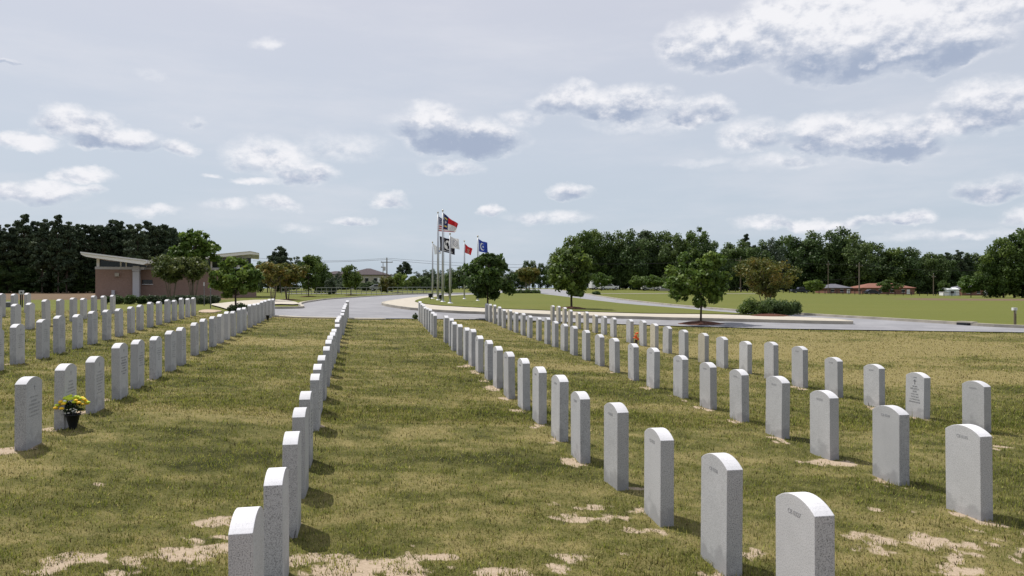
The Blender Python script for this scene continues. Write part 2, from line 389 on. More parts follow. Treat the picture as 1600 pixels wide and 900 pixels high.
def fields(x, y):
    """dryness and bare-sand masks on the burial ground"""
    dry = fbm(x*.6+3, y*1.3+5, 5)*.42+fbm(x*2.6, y*5.2, 4)*.34+fbm(x*9, y*16, 3)*.24
    dry = dry+0.03*np.sin(y*2.58/1.0+x*.5)*(y < 40)+0.06*sst(14, 24, y)+0.06*sst(2, 9, x)*sst(10, 16, y)
    sand = np.zeros_like(x)
    for (c, rx, s) in PW:
        rx = rx*.9
        sand = np.maximum(sand, np.exp(-(((x-c[0])/rx)**2+((y-c[1])/(rx*.55))**2))*(.62+s))
    for X, Y in SP[SP[:, 1] < 14]:
        sand = np.maximum(sand, (.7+.45*((X*7.3+Y*3.1) % 1))*np.exp(-(((x-X+.09)/.17)**2+((y-Y+.10)/.33)**2)))
    front = sst(4.3, 3.2, y)*.84
    sand = np.maximum(sand, front)
    sand = sst(.37, .56, sand*.60+((fbm(x*1.7+7, y*3.6, 4)-.5)*.55+(fbm(x*8+3, y*11, 4)-.5)*.75)*sst(.12, .5, sand))
    for (c, rx, ry) in DW: dry = dry+.30*np.exp(-(((x-c[0])/rx)**4+((y-c[1])/ry)**4))
    return np.clip((dry-.30)/.44, 0, 1), sand

# ground sheet: one polar grid, fine in front of the camera
th = np.unique(np.concatenate([np.arange(-60, 60.01, .4), np.arange(-180, -60, 4), np.arange(60, 180.01, 4)]))
rr = [0.6]
while rr[-1] < 1900:
    r0 = rr[-1]; rr.append(r0*(1.012 if 2.2 < r0 < 45 else 1.03 if r0 < 400 else 1.08 if r0 > 45 else 1.12))
rr = np.array(rr); TH, RR = np.meshgrid(np.radians(th), rr, indexing='ij')
gxv = (RR*np.sin(TH)).ravel(); gyv = (RR*np.cos(TH)).ravel(); gzv = zg(gxv, gyv)
gzv = gzv+np.where(gyv < 32, (fbm(gxv*2.5, gyv*2.5, 3)-.5)*.03, 0)
nt, nr = TH.shape
idx = np.arange(nt*nr).reshape(nt, nr)
quads = np.stack([idx[:-1, :-1], idx[1:, :-1], idx[1:, 1:], idx[:-1, 1:]], -1).reshape(-1, 4)
me = bpy.data.meshes.new('ground')
me.vertices.add(nt*nr); me.vertices.foreach_set('co', np.stack([gxv, gyv, gzv], 1).astype(np.float32).ravel())
me.loops.add(quads.size); me.loops.foreach_set('vertex_index', quads[:, ::-1].astype(np.int32).ravel())
me.polygons.add(len(quads)); me.polygons.foreach_set('loop_start', (np.arange(len(quads))*4).astype(np.int32)); me.polygons.foreach_set('loop_total', np.full(len(quads), 4, np.int32))
me.polygons.foreach_set('use_smooth', np.ones(len(quads), bool))
dry, sand = fields(gxv, gyv)
cem = cemetery(gxv, gyv)*(gyv > .5)+(gyv <= .5)
sand = sand*cem*(gyv < 30)
tt = gxv/np.maximum(gyv, 1)
straw = sst(-.36, -.40, tt)*sst(62, 68, gyv)*(gyv > 0)+sst(.50, .56, tt)*sst(88, 93, gyv)*sst(125, 118, gyv)
a = me.color_attributes.new('zones', 'FLOAT_COLOR', 'POINT')
a.data.foreach_set('color', np.stack([dry, sand, cem, np.clip(straw, 0, 1)], 1).astype(np.float32).ravel())
me.update(calc_edges=True)
gm = mat('turf', (0.1, 0.1, 0.05), 0.95, 0.1)
at_ = N(gm, 'ShaderNodeAttribute'); at_.attribute_name = 'zones'
sp = N(gm, 'ShaderNodeSeparateColor'); L(gm, at_.outputs['Color'], sp.inputs[0])
vo = coord(gm)
fine = noise(gm, 38, 5, vo, 0.75); med = noise(gm, 2.1, 6, vo, 0.65)
wide = noise(gm, 1.0, 5, coord(gm, 'Object', (0.03, 0.30, 1)), 0.6)
drym = N(gm, 'ShaderNodeMath', operation='MULTIPLY_ADD'); L(gm, fine, drym.inputs[0]); drym.inputs[1].default_value = 0.9
sub = N(gm, 'ShaderNodeMath', operation='SUBTRACT'); L(gm, sp.outputs[0], sub.inputs[0]); sub.inputs[1].default_value = 0.42; L(gm, sub.outputs[0], drym.inputs[2])
thatch = ramp(gm, drym.outputs[0], [(0.10, (0.030, 0.032, 0.010)), (0.45, (0.10, 0.098, 0.030)), (0.85, (0.22, 0.185, 0.078))])
sandc = ramp(gm, fine, [(0.3, (0.33, 0.255, 0.18)), (0.7, (0.47, 0.38, 0.285))])
sm = N(gm, 'ShaderNodeMath', operation='MULTIPLY_ADD'); L(gm, fine, sm.inputs[0]); sm.inputs[1].default_value = 0.5
s2 = N(gm, 'ShaderNodeMath', operation='SUBTRACT'); L(gm, sp.outputs[1], s2.inputs[0]); s2.inputs[1].default_value = 0.25; L(gm, s2.outputs[0], sm.inputs[2])
smr = N(gm, 'ShaderNodeMapRange'); L(gm, sm.outputs[0], smr.inputs[0]); smr.inputs[1].default_value = 0.25; smr.inputs[2].default_value = 0.6
burial = mix(gm, smr.outputs[0], thatch, sandc)
def lawncol(m):
    v = coord(m); w = noise(m, 1.0, 5, coord(m, 'Object', (0.03, 0.30, 1)), 0.6); f = noise(m, 3.5, 8, v, 0.75); g = noise(m, 60, 2, v, 0.6)
    c = ramp(m, w, [(0.34, (0.098, 0.118, 0.022)), (0.66, (0.150, 0.148, 0.036))])
    c = mix(m, 0.45, c, ramp(m, f, [(0.35, (0.085, 0.108, 0.022)), (0.7, (0.165, 0.155, 0.045))]))
    return mix(m, 0.3, c, ramp(m, g, [(0.35, (0.065, 0.09, 0.018)), (0.65, (0.185, 0.20, 0.048))]))
lc = lawncol(gm)
strawc = ramp(gm, med, [(0.3, (0.115, 0.078, 0.048)), (0.7, (0.18, 0.13, 0.085))])
lc = mix(gm, at_.outputs['Alpha'], lc, strawc)
L(gm, mix(gm, sp.outputs[2], lc, burial), bsdf(gm).inputs['Base Color'])
bump(gm, fine, 0.5, 0.02)
me.materials.append(gm)
tag(link('ground', me), kind='structure')
lawn_m = mat('mown_lawn', (0.1, 0.12, 0.03), 0.95, 0.1); L(lawn_m, lawncol(lawn_m), bsdf(lawn_m).inputs['Base Color'])

few, flw, iw, lw, pw = world(far_edge), world(far_left), world(isl), world(lawn), world(path)
road_poly = smooth(ne_w, 1, False)+smooth(few, 1, False)+smooth(flw, 1, False)
sheet('road', road_poly, 0.015, M['asphalt'], 0.0006)
sheet('pavement', smooth(iw, 1), 0.125, M['concrete'], 0.0006)
sheet('lawn', smooth(lw, 1), 0.145, lawn_m, 0.0008)
sheet('path', smooth(pw, 1), 0.03, M['concrete'], 0.001)
sheet('sandy_patch', smooth(world([(308,487),(318,484),(335,484.5),(350,486.5),(335,489),(315,489)]), 2), 0.012, M['sandy'], 0.0003)
ribbon('kerb', smooth(iw, 1), 0.16, 0.135, M['kerb'], True)
ribbon('kerb', smooth(few, 1, False), 0.16, 0.12, M['kerb'])
ribbon('kerb', smooth(flw, 1, False), 0.16, 0.12, M['kerb'])
ribbon('gutter_strip', smooth([(x, y) for x, y in world([(380,492),(430,494.8),(480,497.4),(545,498.9),(600,499.2)])], 1, False), 0.28, 0.035, M['concrete'])
side = world([(905,459.3),(960,459.3),(1050,459.0),(1200,459.5)]); 
ribbon('path', smooth(side, 1, False), 1.2, 0.02, M['concrete'])
# storm drain in the far kerb
p0 = np.array(ray(1499, 508.6)); p1 = np.array(ray(1516, 509.8)); mb = MB()
dv = p1-p0; ln = float(np.linalg.norm(dv)); mb.box(0, ln, -.14, .02, -.02, .10); mb.box(-.1, ln+.1, -.02, .2, .10, .15, 1)
o = mb.build('storm_drain', [M['black'], M['kerb']], None, (p0[0], p0[1]-.02, z1(*p0)+.01), rz=math.atan2(dv[1], dv[0]))
tag(o, 'black storm drain slot in the concrete kerb of the right road', 'drain')

# ------------------------------------------------------------------ headstones
ORD = 'first second third fourth fifth sixth seventh eighth ninth tenth eleventh twelfth thirteenth fourteenth fifteenth sixteenth seventeenth eighteenth nineteenth twentieth twenty-first twenty-second twenty-third twenty-fourth twenty-fifth twenty-sixth'.split()
ROWNAME = {'A': 'the row just left of the aisle', 'B': 'the row just right of the aisle', 'C': 'the second row right of the aisle',
 'D': 'the third row right of the aisle', 'E': 'the row with the flower pot', 'F': 'the row behind the flower pot row',
 'G': 'the third left row counted from flower pot', 'H': 'the farthest left row'}
def stone_mesh(h, rise=0.052):
    mb = MB(); k = 12; prof = [(-SW/2, -.25), (SW/2, -.25)]
    r = ((SW/2)**2+rise**2)/(2*rise); a0 = math.asin(min(1, SW/2/r))
    for i in range(k+1):
        a = a0-2*a0*i/k; prof.append((r*math.sin(a), h-r+r*math.cos(a)))
    n = len(prof)       # wide axis = local x, thickness = local y
    mb.add([(x, -ST/2, z) for x, z in prof]+[(x, ST/2, z) for x, z in prof],
           [tuple(range(n)), tuple(range(2*n-1, n-1, -1))]+[(i, i+n, (i+1) % n+n, (i+1) % n) for i in range(n)])
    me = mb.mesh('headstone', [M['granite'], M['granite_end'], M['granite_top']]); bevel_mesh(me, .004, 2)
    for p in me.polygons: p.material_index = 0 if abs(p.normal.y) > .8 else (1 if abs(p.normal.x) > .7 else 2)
    return me
def text_mesh(lines, size, m, z0, lead, sizes=None):
    """text laid on a vertical face, in local x (reading direction) and z"""
    vs = []; fs = []
    for i, s in enumerate(lines):
        cu = bpy.data.curves.new('inscription', 'FONT'); cu.body = s; cu.size = size if not sizes else sizes[i]; cu.align_x = 'CENTER'; cu.extrude = 0.0008; cu.offset = 0.0
        o = bpy.data.objects.new('inscription', cu); C.objects.link(o)
        dg = bpy.context.evaluated_depsgraph_get(); me = bpy.data.meshes.new_from_object(o.evaluated_get(dg))
        b = len(vs); vs += [(v.co.x, -v.co.z, z0-lead*i+v.co.y) for v in me.vertices]; fs += [tuple(k+b for k in p.vertices) for p in me.polygons]
        bpy.data.objects.remove(o); bpy.data.curves.remove(cu); bpy.data.meshes.remove(me)
    me = bpy.data.meshes.new('inscription'); me.from_pydata(vs, [], fs); me.materials.append(m); return me
def cross_bars(mb, z, s=1.0):
    mb.box(-.0045*s, .0045*s, -.0012, .0012, z-.055*s, z); mb.box(-.019*s, .019*s, -.0012, .0013, z-.022*s, z-.014*s)
def worn_lettering(seed, h, m):
    rg = random.Random(seed); mb = MB(); cross_bars(mb, h-.075, .8)
    z = h-.175
    for ln in range(rg.choice([6, 7, 7, 8])):
        w = rg.uniform(.10, .22); hgt = .017 if ln in (1, 2) else .0125; x = -w/2
        while x < w/2:
            lw = rg.uniform(.006, .011); k = rg.random()
            mb.box(x, x+.0028, -.0009, .0009, z-hgt, z)
            if k > .3: mb.box(x+.0028, x+lw, -.0008, .0008, z-.003, z)
            if k > .55: mb.box(x+.0028, x+lw, -.0008, .0008, z-hgt, z-hgt+.003)
            x += lw+(.004 if rg.random() > .15 else .016)
        z -= .034
    return mb.mesh('inscription', m)
NH = {}
for q in range(56, 80): NH[q] = None
numbers = {'B': 327, 'C': 335, 'D': 343}
first_stone = True
for rn, r in ROWS.items():
    for i, (d, (cx, yt, yb)) in enumerate(zip(r['d'], r['s'])):
        rs = random.Random(hash((rn, i)) if False else (ord(rn)*100+i))
        X = (cx-800)/F*d; corner = np.array([X, d]); side = r['side']
        cen = corner+U*SW/2+V*(ST/2)*side
        z = z1(*cen)
        dc = float(cen[1]); h = zpx(yt, dc)-z
        h = min(.74, max(.58, h)); q = round(h*100)
        if NH[q] is None: NH[q] = stone_mesh(q/100)
        body = NH[q]
        yaw = ANG+math.pi/2+R(rs.gauss(0, .9))
        num_ = False
        yellow = (rn == 'D' and i >= 16) or (rn == 'C' and i in (20, 23)) or (rn == 'D' and i in (8, 11))
        lab = f'granite headstone, {ORD[i]} from near end of {ROWNAME[rn]}'
        if rn == 'D' and i == 1: lab = 'grey granite headstone with engraved cross and lettering facing left, in the third row right'
        if rn == 'E' and i == 1: lab = 'grey granite headstone standing right behind the pot of yellow flowers'
        if rn == 'E' and i == 3: lab = 'headstone with dark clearly engraved lettering, fourth from near end of the flower pot row'
        if rn == 'B' and i == 0: lab = 'nearest headstone on the right, cut off by the bottom edge, speckled granite, small number'
        if rn == 'A' and i == 0: lab = 'nearest headstone left of the aisle, cut off by the bottom edge, speckled granite'
        if rn == 'C' and i == 0: lab = 'large headstone with small number near its top, rightmost in the second row right'
        if yellow and rn == 'D' and i >= 16: lab = f'yellowed headstone, {ORD[i]} from near end of {ROWNAME[rn]}'
        marks = None
        if rn in numbers and d < 13:
            t = f'CB 0{numbers[rn]-i}'
            zz = h-.095
            marks = (text_mesh([t], .030, M['engrave_soft'], zz, .03), 1)
            if rn == 'D' and i == 1:
                me1 = text_mesh(['CB 0342', 'HIS WIFE', 'DELORES A', 'SILER', 'AUG 3 1939', 'AUG 23 2017', 'A LOVING MOM', 'GRANDMA SISTER'], .03, M['engrave'], h-.068, .034, [.017, .022, .031, .031, .024, .024, .024, .024])
                vv = [v.co.copy() for v in me1.vertices]
                for v in me1.vertices:
                    if v.co.z < h-.085: v.co.z -= .085
                mb = MB(); cross_bars(mb, h-.085, 1.25); mc = mb.mesh('emblem', M['engrave'])
                marks = (me1, 1, mc)
        elif side < 0 and d < 17 and not (rn == 'A' and i < 4):
            marks = (worn_lettering(ord(rn)*50+i, h, M['engrave'] if (rn == 'E' and i == 3) else M['engrave_soft']), -1)
        root = link('headstone', body if not yellow else None, None, (cen[0], cen[1], z), 0)
        if yellow:
            b2 = body.copy(); b2.materials[0] = M['granite_yellow']; root.data = b2 if root.type == 'MESH' else None
            if root.type != 'MESH':
                bpy.data.objects.remove(root); root = link('headstone', b2, None, (cen[0], cen[1], z), 0)
        # local x along the row; left face is local +y when x points away from camera
        root.rotation_euler = (R(rs.gauss(0, .35)), R(rs.gauss(0, .7)), yaw)
        tag(root, lab, 'headstone', 'white granite headstones standing in rows')
        if marks:
            # face: +1 = left face (local +y, since local x points away from camera), -1 = right face (local -y)
            sgn = marks[1]
            for k, mm in enumerate([marks[0]]+list(marks[2:])):
                c = link('inscription' if k == 0 else 'cross_emblem', mm, root)
                c.location = (0, (ST/2+.0002)*sgn, 0)
                if sgn > 0: c.rotation_euler.z = math.pi

# ------------------------------------------------------------------ grass blades on the burial ground
g = np.random.default_rng(11)
def blades(n, d0, d1, k, hmul=1.0):
    u = g.random(n); inv = 1/d0+(1/d1-1/d0)*u
    y = 1/inv; x = (g.random(n)*2-1)*(.84*y+1.5)
    c = cemetery(x, y); dry, sand = fields(x, y)
    clump = fbm(x*5+31, y*5+13, 3)
    keep = (c > .6) & (g.random(n) > sand*(.97-.75*sst(.50, .60, fbm(x*7+3, y*9, 2)))) & (g.random(n) < .35+1.1*clump)
    for X, Y in SP[SP[:, 1] < 9]:
        keep &= ~((np.abs((x-X)) < .045) & (np.abs(y-Y) < .15))
    x, y, dry, sand, clump = (q[keep] for q in (x, y, dry, sand, clump)); n = len(x)
    z = zg(x, y)+(fbm(x*2.5, y*2.5, 3)-.5)*.03-.004
    lod = np.maximum(1, (y/5.0)**.85)
    h = (0.010+0.024*g.random(n)**1.7)*hmul*lod**.45*(.75+.6*(1-dry))
    tall = g.random(n) < .014+.08*(sand > .12); h = np.where(tall, h*1.9, h); h = h*(.7+.7*fbm(x*3+5, y*3, 3))
    w = (0.0018+0.0022*g.random(n))*lod*1.1
    az = g.random(n)*2*np.pi; lean = np.abs(g.normal(0, .75, n)); 
    dx = np.cos(az)*np.sin(lean); dy = np.sin(az)*np.sin(lean); dz = np.maximum(np.cos(lean), .12)
    px_ = -np.sin(az+g.normal(0, .6, n)); py_ = np.cos(az)
    b = np.stack([x, y, z], 1); up = np.stack([dx, dy, dz], 1)*h[:, None]; sd = np.stack([px_, py_, np.zeros(n)], 1)*w[:, None]
    v = np.empty((n, 3, 3)); v[:, 0] = b-sd; v[:, 1] = b+sd; v[:, 2] = b+up
    mixv = np.clip(dry*.88-.20+g.normal(0, .34, n), 0, 1)[:, None]
    green = np.array([.175, .21, .030])*(.42+.95*g.random((n, 1))); green2 = np.array([.30, .31, .065])
    green = np.where(g.random((n, 1)) < .4, green2, green)
    straw_ = np.array([.46, .37, .165])*(.45+.8*g.random((n, 1)))
    col = green*(1-mixv)+straw_*mixv
    tuft = (.30+.80*vnoise(x*17+3, y*21)+.62*vnoise(x*39, y*43+7))[:, None]
    col = col*tuft
    col = np.where(g.random((n, 1)) < .08, np.array([[.055, .040, .018]]), col)
    return v.reshape(-1, 3), col
vs, cs = zip(blades(900000, 2.1, 9.5, 1), blades(560000, 8.5, 33, 2, .9))
me = raw_mesh('grass', np.concatenate(vs), 3, np.concatenate(cs), M['blade'])
tag(link('grass', me), 'short patchy green and straw coloured turf between the headstones', 'grass', kind='stuff')
# ------------------------------------------------------------------ trees
def leaf_quads(cen, rad, n, size, rg, pal, squash=.8, shell=.35, upb=.3, jit=.25, aspect=.6):
    cen = np.asarray(cen); rad = np.asarray(rad); p = rad**2/np.sum(rad**2)
    k = rg.choice(len(cen), n, p=p)
    d = rg.normal(size=(n, 3)); d /= np.linalg.norm(d, axis=1)[:, None]
    rr_ = rg.random(n)**shell*(1+rg.normal(0, .12, n))
    off = d*rr_[:, None]*rad[k][:, None]; off[:, 2] *= squash
    P = cen[k]+off
    nn = d*.7+rg.normal(size=(n, 3))*.6+np.array([0, 0, upb]); nn /= np.linalg.norm(nn, axis=1)[:, None]
    a = rg.normal(size=(n, 3)); a -= nn*np.sum(a*nn, 1)[:, None]; a /= np.linalg.norm(a, axis=1)[:, None]; b = np.cross(nn, a)
    s = size*(.6+.8*rg.random(n))[:, None]
    v = np.empty((n, 4, 3)); v[:, 0] = P-a*s; v[:, 1] = P-b*s*aspect; v[:, 2] = P+a*s; v[:, 3] = P+b*s*aspect
    pal = np.array(pal); cl = rg.random(len(cen))
    t = np.clip(cl[k]*.55+rg.random(n)*.45+rg.normal(0, jit*.3, n), 0, .999)*(len(pal)-1)
    i = t.astype(int); f = (t-i)[:, None]; col = pal[i]*(1-f)+pal[np.minimum(i+1, len(pal)-1)]*f
    return v.reshape(-1, 3), col*(.8+.4*rg.random((n, 1)))
GREEN = [(.042,.075,.016),(.066,.11,.023),(.10,.155,.03),(.15,.21,.04)]
FRESH = [(.055,.10,.02),(.09,.15,.026),(.14,.21,.036),(.21,.28,.05)]
DARK = [(.036,.066,.022),(.056,.096,.028),(.082,.130,.036),(.12,.175,.05)]
PINE = [(.032,.052,.030),(.046,.072,.038),(.066,.096,.046),(.095,.125,.055)]
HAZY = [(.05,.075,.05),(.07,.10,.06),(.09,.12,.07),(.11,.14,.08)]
MYRTLE = [(.075,.10,.025),(.12,.14,.03),(.18,.165,.035),(.26,.17,.04)]
MYRTLE_G = [(.075,.10,.03),(.11,.14,.04),(.155,.18,.05),(.21,.22,.065)]
def crown_pts(rg, m, H, cb, W, prof, cr=(.12, .22), hollow=.35):
    """clump centres inside an uneven envelope; prof(h) gives half-width factor at height fraction"""
    cen = []; rad = []
    lob = rg.random(8)*.75+.60
    while len(cen) < m:
        h = rg.random(); w = prof(h)
        if rg.random() > w*.9+.15: continue
        a = rg.random()*2*math.pi; q = lob[int(a/(2*math.pi)*8) % 8]
        r = (hollow+(1-hollow)*rg.random())**.8*w*W/2*q
        cen.append((r*math.cos(a), r*math.sin(a), cb+(H-cb)*h)); rad.append(W*rg.uniform(*cr)*(.6+.4*w))
    return cen, rad
def dome(h): return max(.12, math.sqrt(max(0, 1-(2*h-.75)**2/1.6))) if h > .375 else .55+.45*h/.375
def egg(h): return max(.1, math.sin(math.pi*min(1, .12+h*.86))**.7)
def vase(h): return .30+.70*min(1, h/.5)*(1 if h < .85 else max(.5, 1-(h-.85)*2.6))
def cone(h): return max(.06, 1-h)
def make_tree(seed, H, W, cb, prof, m, nl, ls, pal, trunk_r, bark, leafm='leaf', stems=1, squash=.8, cr=(.12, .22), shell=.35, hollow=.35, fill=.0):
    rg = np.random.default_rng(seed); cen, rad = crown_pts(rg, m, H-W*cr[0]*.6, cb, W, prof, cr, hollow)
    tb = MB()
    top = cb+(H-cb)*.62
    if stems == 1:
        wob = [(rg.normal(0, .012)*H*(i/5), rg.normal(0, .012)*H*(i/5), top*i/5) for i in range(6)]
        tb.tube([(0, 0, -.3)]+wob, [trunk_r*1.25]+[trunk_r*(1-.14*i) for i in range(6)], 8)
        base = [wob[3], wob[4], wob[5], (wob[2][0], wob[2][1], max(cb*.9, wob[2][2]))]
        k = min(len(cen), 26)
        for j in rg.choice(len(cen), k, replace=False):
            c = Vector(cen[j]); s_ = min(base, key=lambda b: abs(b[2]-c.z*.75)); s_ = Vector(s_)
            mid = s_.lerp(c, .5)+Vector((0, 0, -.02*H)); r0 = trunk_r*.38
            tb.tube([s_, mid, c], [r0, r0*.6, r0*.2], 5)
    else:
        for q in range(stems):
            a = 2*math.pi*q/stems+rg.normal(0, .3); sp_ = W*.17*rg.uniform(.6, 1.2)
            p1_ = Vector((math.cos(a)*sp_*.62, math.sin(a)*sp_*.62, cb*.9)); p2_ = Vector((math.cos(a)*sp_*1.25, math.sin(a)*sp_*1.25, top))
            tb.tube([(math.cos(a)*trunk_r*1.6, math.sin(a)*trunk_r*1.6, -.2), p1_, p2_], [trunk_r, trunk_r*.75, trunk_r*.3], 6)
            for j in rg.choice(len(cen), min(7, len(cen)), replace=False):
                c = Vector(cen[j])
                if c.x*math.cos(a)+c.y*math.sin(a) > 0: tb.tube([p1_.lerp(p2_, .2), p1_.lerp(c, .6), c], [trunk_r*.4, trunk_r*.3, trunk_r*.1], 5)
    v, c = leaf_quads(cen, rad, nl, ls, rg, pal, squash, shell)
    return tb.mesh('trunk', bark, True), raw_mesh('crown', v, 4, c, M[leafm])
def place_tree(name, meshes, loc, rz, sx=1, sz=1, label='', cat='tree', group=None):
    e = empty(name, loc, rz); e.scale = (sx, sx, sz)
    link('trunk', meshes[0], e); link('crown', meshes[1], e)
    tag(e, label, cat, group); return e
def mulch(loc, r, h=.10):
    mb = MB(); n = 20; vs_ = []; rings = [(1, -.03), (.8, .35), (.45, .8), (.12, 1)]
    rg = random.Random(int(loc[0]*100))
    for f_, z_ in rings:
        for k in range(n):
            a = 2*math.pi*k/n; q = r*f_*(1+rg.uniform(-.07, .07)); x = loc[0]+q*math.cos(a); y = loc[1]+q*math.sin(a)
            vs_.append((x, y, z1(x, y)+(loc[2]-z1(loc[0], loc[1]))+h*z_))
    fs_ = [(i*n+k, i*n+(k+1) % n, (i+1)*n+(k+1) % n, (i+1)*n+k) for i in range(len(rings)-1) for k in range(n)]+[tuple((len(rings)-1)*n+k for k in range(n))]
    mb.add(vs_, fs_); return tag(mb.build('mulch_bed', M['mulch'], smooth=True), kind='structure')
def spot(px, py, up=0.0):
    x, y = ray(px, py); return (x, y, z1(x, y)+up)
def height(ytop, p): return zpx(ytop, p[1])-p[2]
# near young trees: (x, foot y, top y, width px, crown bottom y, seed, profile, palette, label)
near_trees = [
 (893, 487, 383, 88, 462, 3, egg, GREEN, 'dense round dark green tree on the lawn island, between two headstone rows', True, .13),
 (762, 499, 395, 100, 464, 5, dome, GREEN, 'bushy green tree with thin dark trunk standing right beside the flagpoles', False, 0),
 (1095, 507, 390, 106, 474, 8, dome, FRESH, 'young green tree on a red mulch mound at the near edge of the road', True, 0),
 (301, 470, 359, 78, 420, 17, egg, FRESH, 'tall airy light green tree rising above the brick building roof', False, 0),
 (368, 486, 402, 80, 462, 15, dome, FRESH, 'low bushy bright green tree in front of the brick building', False, 0)]
for (px, fy, ty, wpx, cby, sd, pf, pal, lab, mu, up) in near_trees:
    p = spot(px, fy, up); H = height(ty, p); W = wpx/F*p[1]; cb = max(.3, zpx(cby, p[1])-p[2])
    ms = make_tree(sd, H, W*.92, cb, pf, 80, 4200 if px == 301 else 7600, .08*p[1]/28, pal, .045*p[1]/28, M['bark'], cr=(.05, .145), shell=.6)
    place_tree('young_tree', ms, p, 0, 1, 1, lab, 'tree', 'young trees planted along the roads')
    if mu: mulch(p, .95, .13)
myrt = [
 (1198, 492, 405, 104, 470, 21, MYRTLE, 'reddish brown crape myrtle rising from clipped green shrubs', .1, 5),
 (427, 472, 411, 58, 452, 22, MYRTLE, 'multi stemmed orange green crape myrtle, left of a pair beside the drive', 0, 5),
 (449, 469, 414, 62, 451, 23, MYRTLE, 'multi stemmed olive crape myrtle, right of a pair beside the drive', 0, 5),
 (825, 459.3, 419, 50, 445, 24, MYRTLE, 'brown leaved small tree above a dark hedge at the far road bend', .1, 4),
 (268, 474, 401, 88, 448, 25, MYRTLE_G, 'olive multi stemmed small tree left in front of the brick wall', 0, 5),
 (302, 474, 403, 66, 446, 26, MYRTLE_G, 'sparse twiggy small tree right in front of the brick wall', 0, 7),
]
for (px, fy, ty, wpx, cby, sd, pal, lab, up, st) in myrt:
    p = spot(px, fy, up); H = height(ty, p); W = wpx/F*p[1]; cb = max(.3, zpx(cby, p[1])-p[2])
    nl = 2600 if sd == 26 else 6500
    ms = make_tree(sd, H, W*.9, cb+W*.10, vase, 80, nl, .055*p[1]/30, pal, .020*p[1]/30, M['bark_pale'], stems=st, cr=(.07, .14), shell=.5, hollow=.15)
    place_tree('crape_myrtle', ms, p, 0, 1, 1, lab, 'tree')
    if sd in (22, 23): mulch(p, 1.1, .1)
# mid-distance lawn trees
protos_mid = [make_tree(40+i, 4.0, 3.2, 1.0, [egg, dome, cone][i % 3] if i != 2 else egg, 55, 4200, .13, [GREEN, FRESH, DARK][i % 3], .06, M['bark'], cr=(.11, .19)) for i in range(4)]
mid = [(482, 463.5, 398, 42, 0, 1, 'tall green tree with thin trunk standing on mulch beside crape myrtles'),
 (548, 461.5, 412, 34, 3, 1, 'young green tree on a mulch ring, across the road bend'),
 (622, 457.5, 424, 24, 1, 1, 'small pale green tree on a mulch ring, left of the flagpoles'),
 (701, 466.5, 428, 20, 0, 1, 'slim dark tree on mulch just behind the flagpole group'),
 (645, 454.5, 431, 20, 0, 0, 'small round tree by the far fence, left of two'),
 (662, 454.5, 430, 24, 2, 0, 'small dark round tree by the far fence, right of two'),
 (516, 453.5, 431, 20, 2, 0, 'dark cone shaped evergreen by the far fence'),
 (604, 453.5, 431, 26, 3, 0, 'rusty brown round tree below the utility pole'),
 (998, 453, 429, 26, 1, 0, 'small light green tree in front of woods, left of pale tree'),
 (1022, 453.5, 428, 34, 1, 0, 'small pale round tree in front of the white porch house'),
 (1272, 458.5, 436, 28, 1, 0, 'round light green tree in front of the grey roofed house'),
 (1388, 460, 437, 28, 0, 0, 'round green tree in front of the red roofed brick house'),
 (1474, 459.5, 438, 18, 0, 0, 'small round tree left of the white shed'),
 (1517, 461, 428, 34, 1, 0, 'bright green tree leaning out of the right hand woods'),
 (940, 455, 424, 30, 1, 0, 'olive green tree half hidden behind the dense round tree')]
DMID = {645: 110, 662: 112, 516: 100, 604: 118, 998: 172, 1022: 168, 1272: 205, 1388: 205, 1474: 225, 1517: 150, 940: 150}
for i, (px, fy, ty, wpx, k, mu, lab) in enumerate(mid):
    p = at(px, DMID[px]) if px in DMID else spot(px, fy, .12 if px == 701 else 0)
    H = height(ty, p); W = wpx/F*p[1]
    ms = protos_mid[k]
    if px == 604: ms = make_tree(61, 4.0, 3.2, .5, dome, 55, 4200, .13, MYRTLE, .06, M['bark'], cr=(.11, .19))
    if px == 516: ms = make_tree(62, 4.0, 3.2, .25, egg, 55, 4200, .13, PINE, .06, M['bark'], cr=(.11, .17))
    place_tree('lawn_tree', ms, p, i*1.3, W/3.2, H/4.0, lab, 'tree')
    if mu: mulch(p, .95, .10)
# woods
pines = [make_tree(70+i, 15, 6.0, 3.2-i*.6, dome if i % 2 else egg, 75, 8500, .27, PINE, .20, M['bark'], 'needle', cr=(.09, .17), squash=.55, hollow=.2) for i in range(4)]
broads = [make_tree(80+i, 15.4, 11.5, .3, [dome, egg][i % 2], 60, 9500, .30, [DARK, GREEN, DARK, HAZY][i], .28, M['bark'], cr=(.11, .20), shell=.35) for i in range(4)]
topens = [make_tree(90+i, 15, 8, 4.5, egg, 46, 3200, .26, GREEN if i else HAZY, .2, M['bark'], cr=(.08, .14), shell=.5) for i in range(2)]
lone = make_tree(99, 15, 9.5, 6.0, egg, 60, 9000, .27, PINE, .24, M['bark'], 'needle', cr=(.09, .17), squash=.6, hollow=.1)
rg = random.Random(3)
def wood(kind, px, d, ty, wpx, lab, group, cat='tree', name='woodland_tree'):
    p = at(px, d); H = height(ty, p); W = wpx/F*d
    ms, h0, w0 = (lone, 15, 9.5) if kind == 'l' else (rg.choice(pines), 15, 6.0) if kind == 'p' else (broads[int(kind[1])], 15, 11) if kind[0] == 'b' else (topens[int(kind[1])], 15, 8)
    place_tree('pine_tree' if kind == 'p' else name, ms, p, rg.random()*6.28, W/w0, H/h0, lab, cat, group)
GP = 'dark pines of the close wood at the left edge'
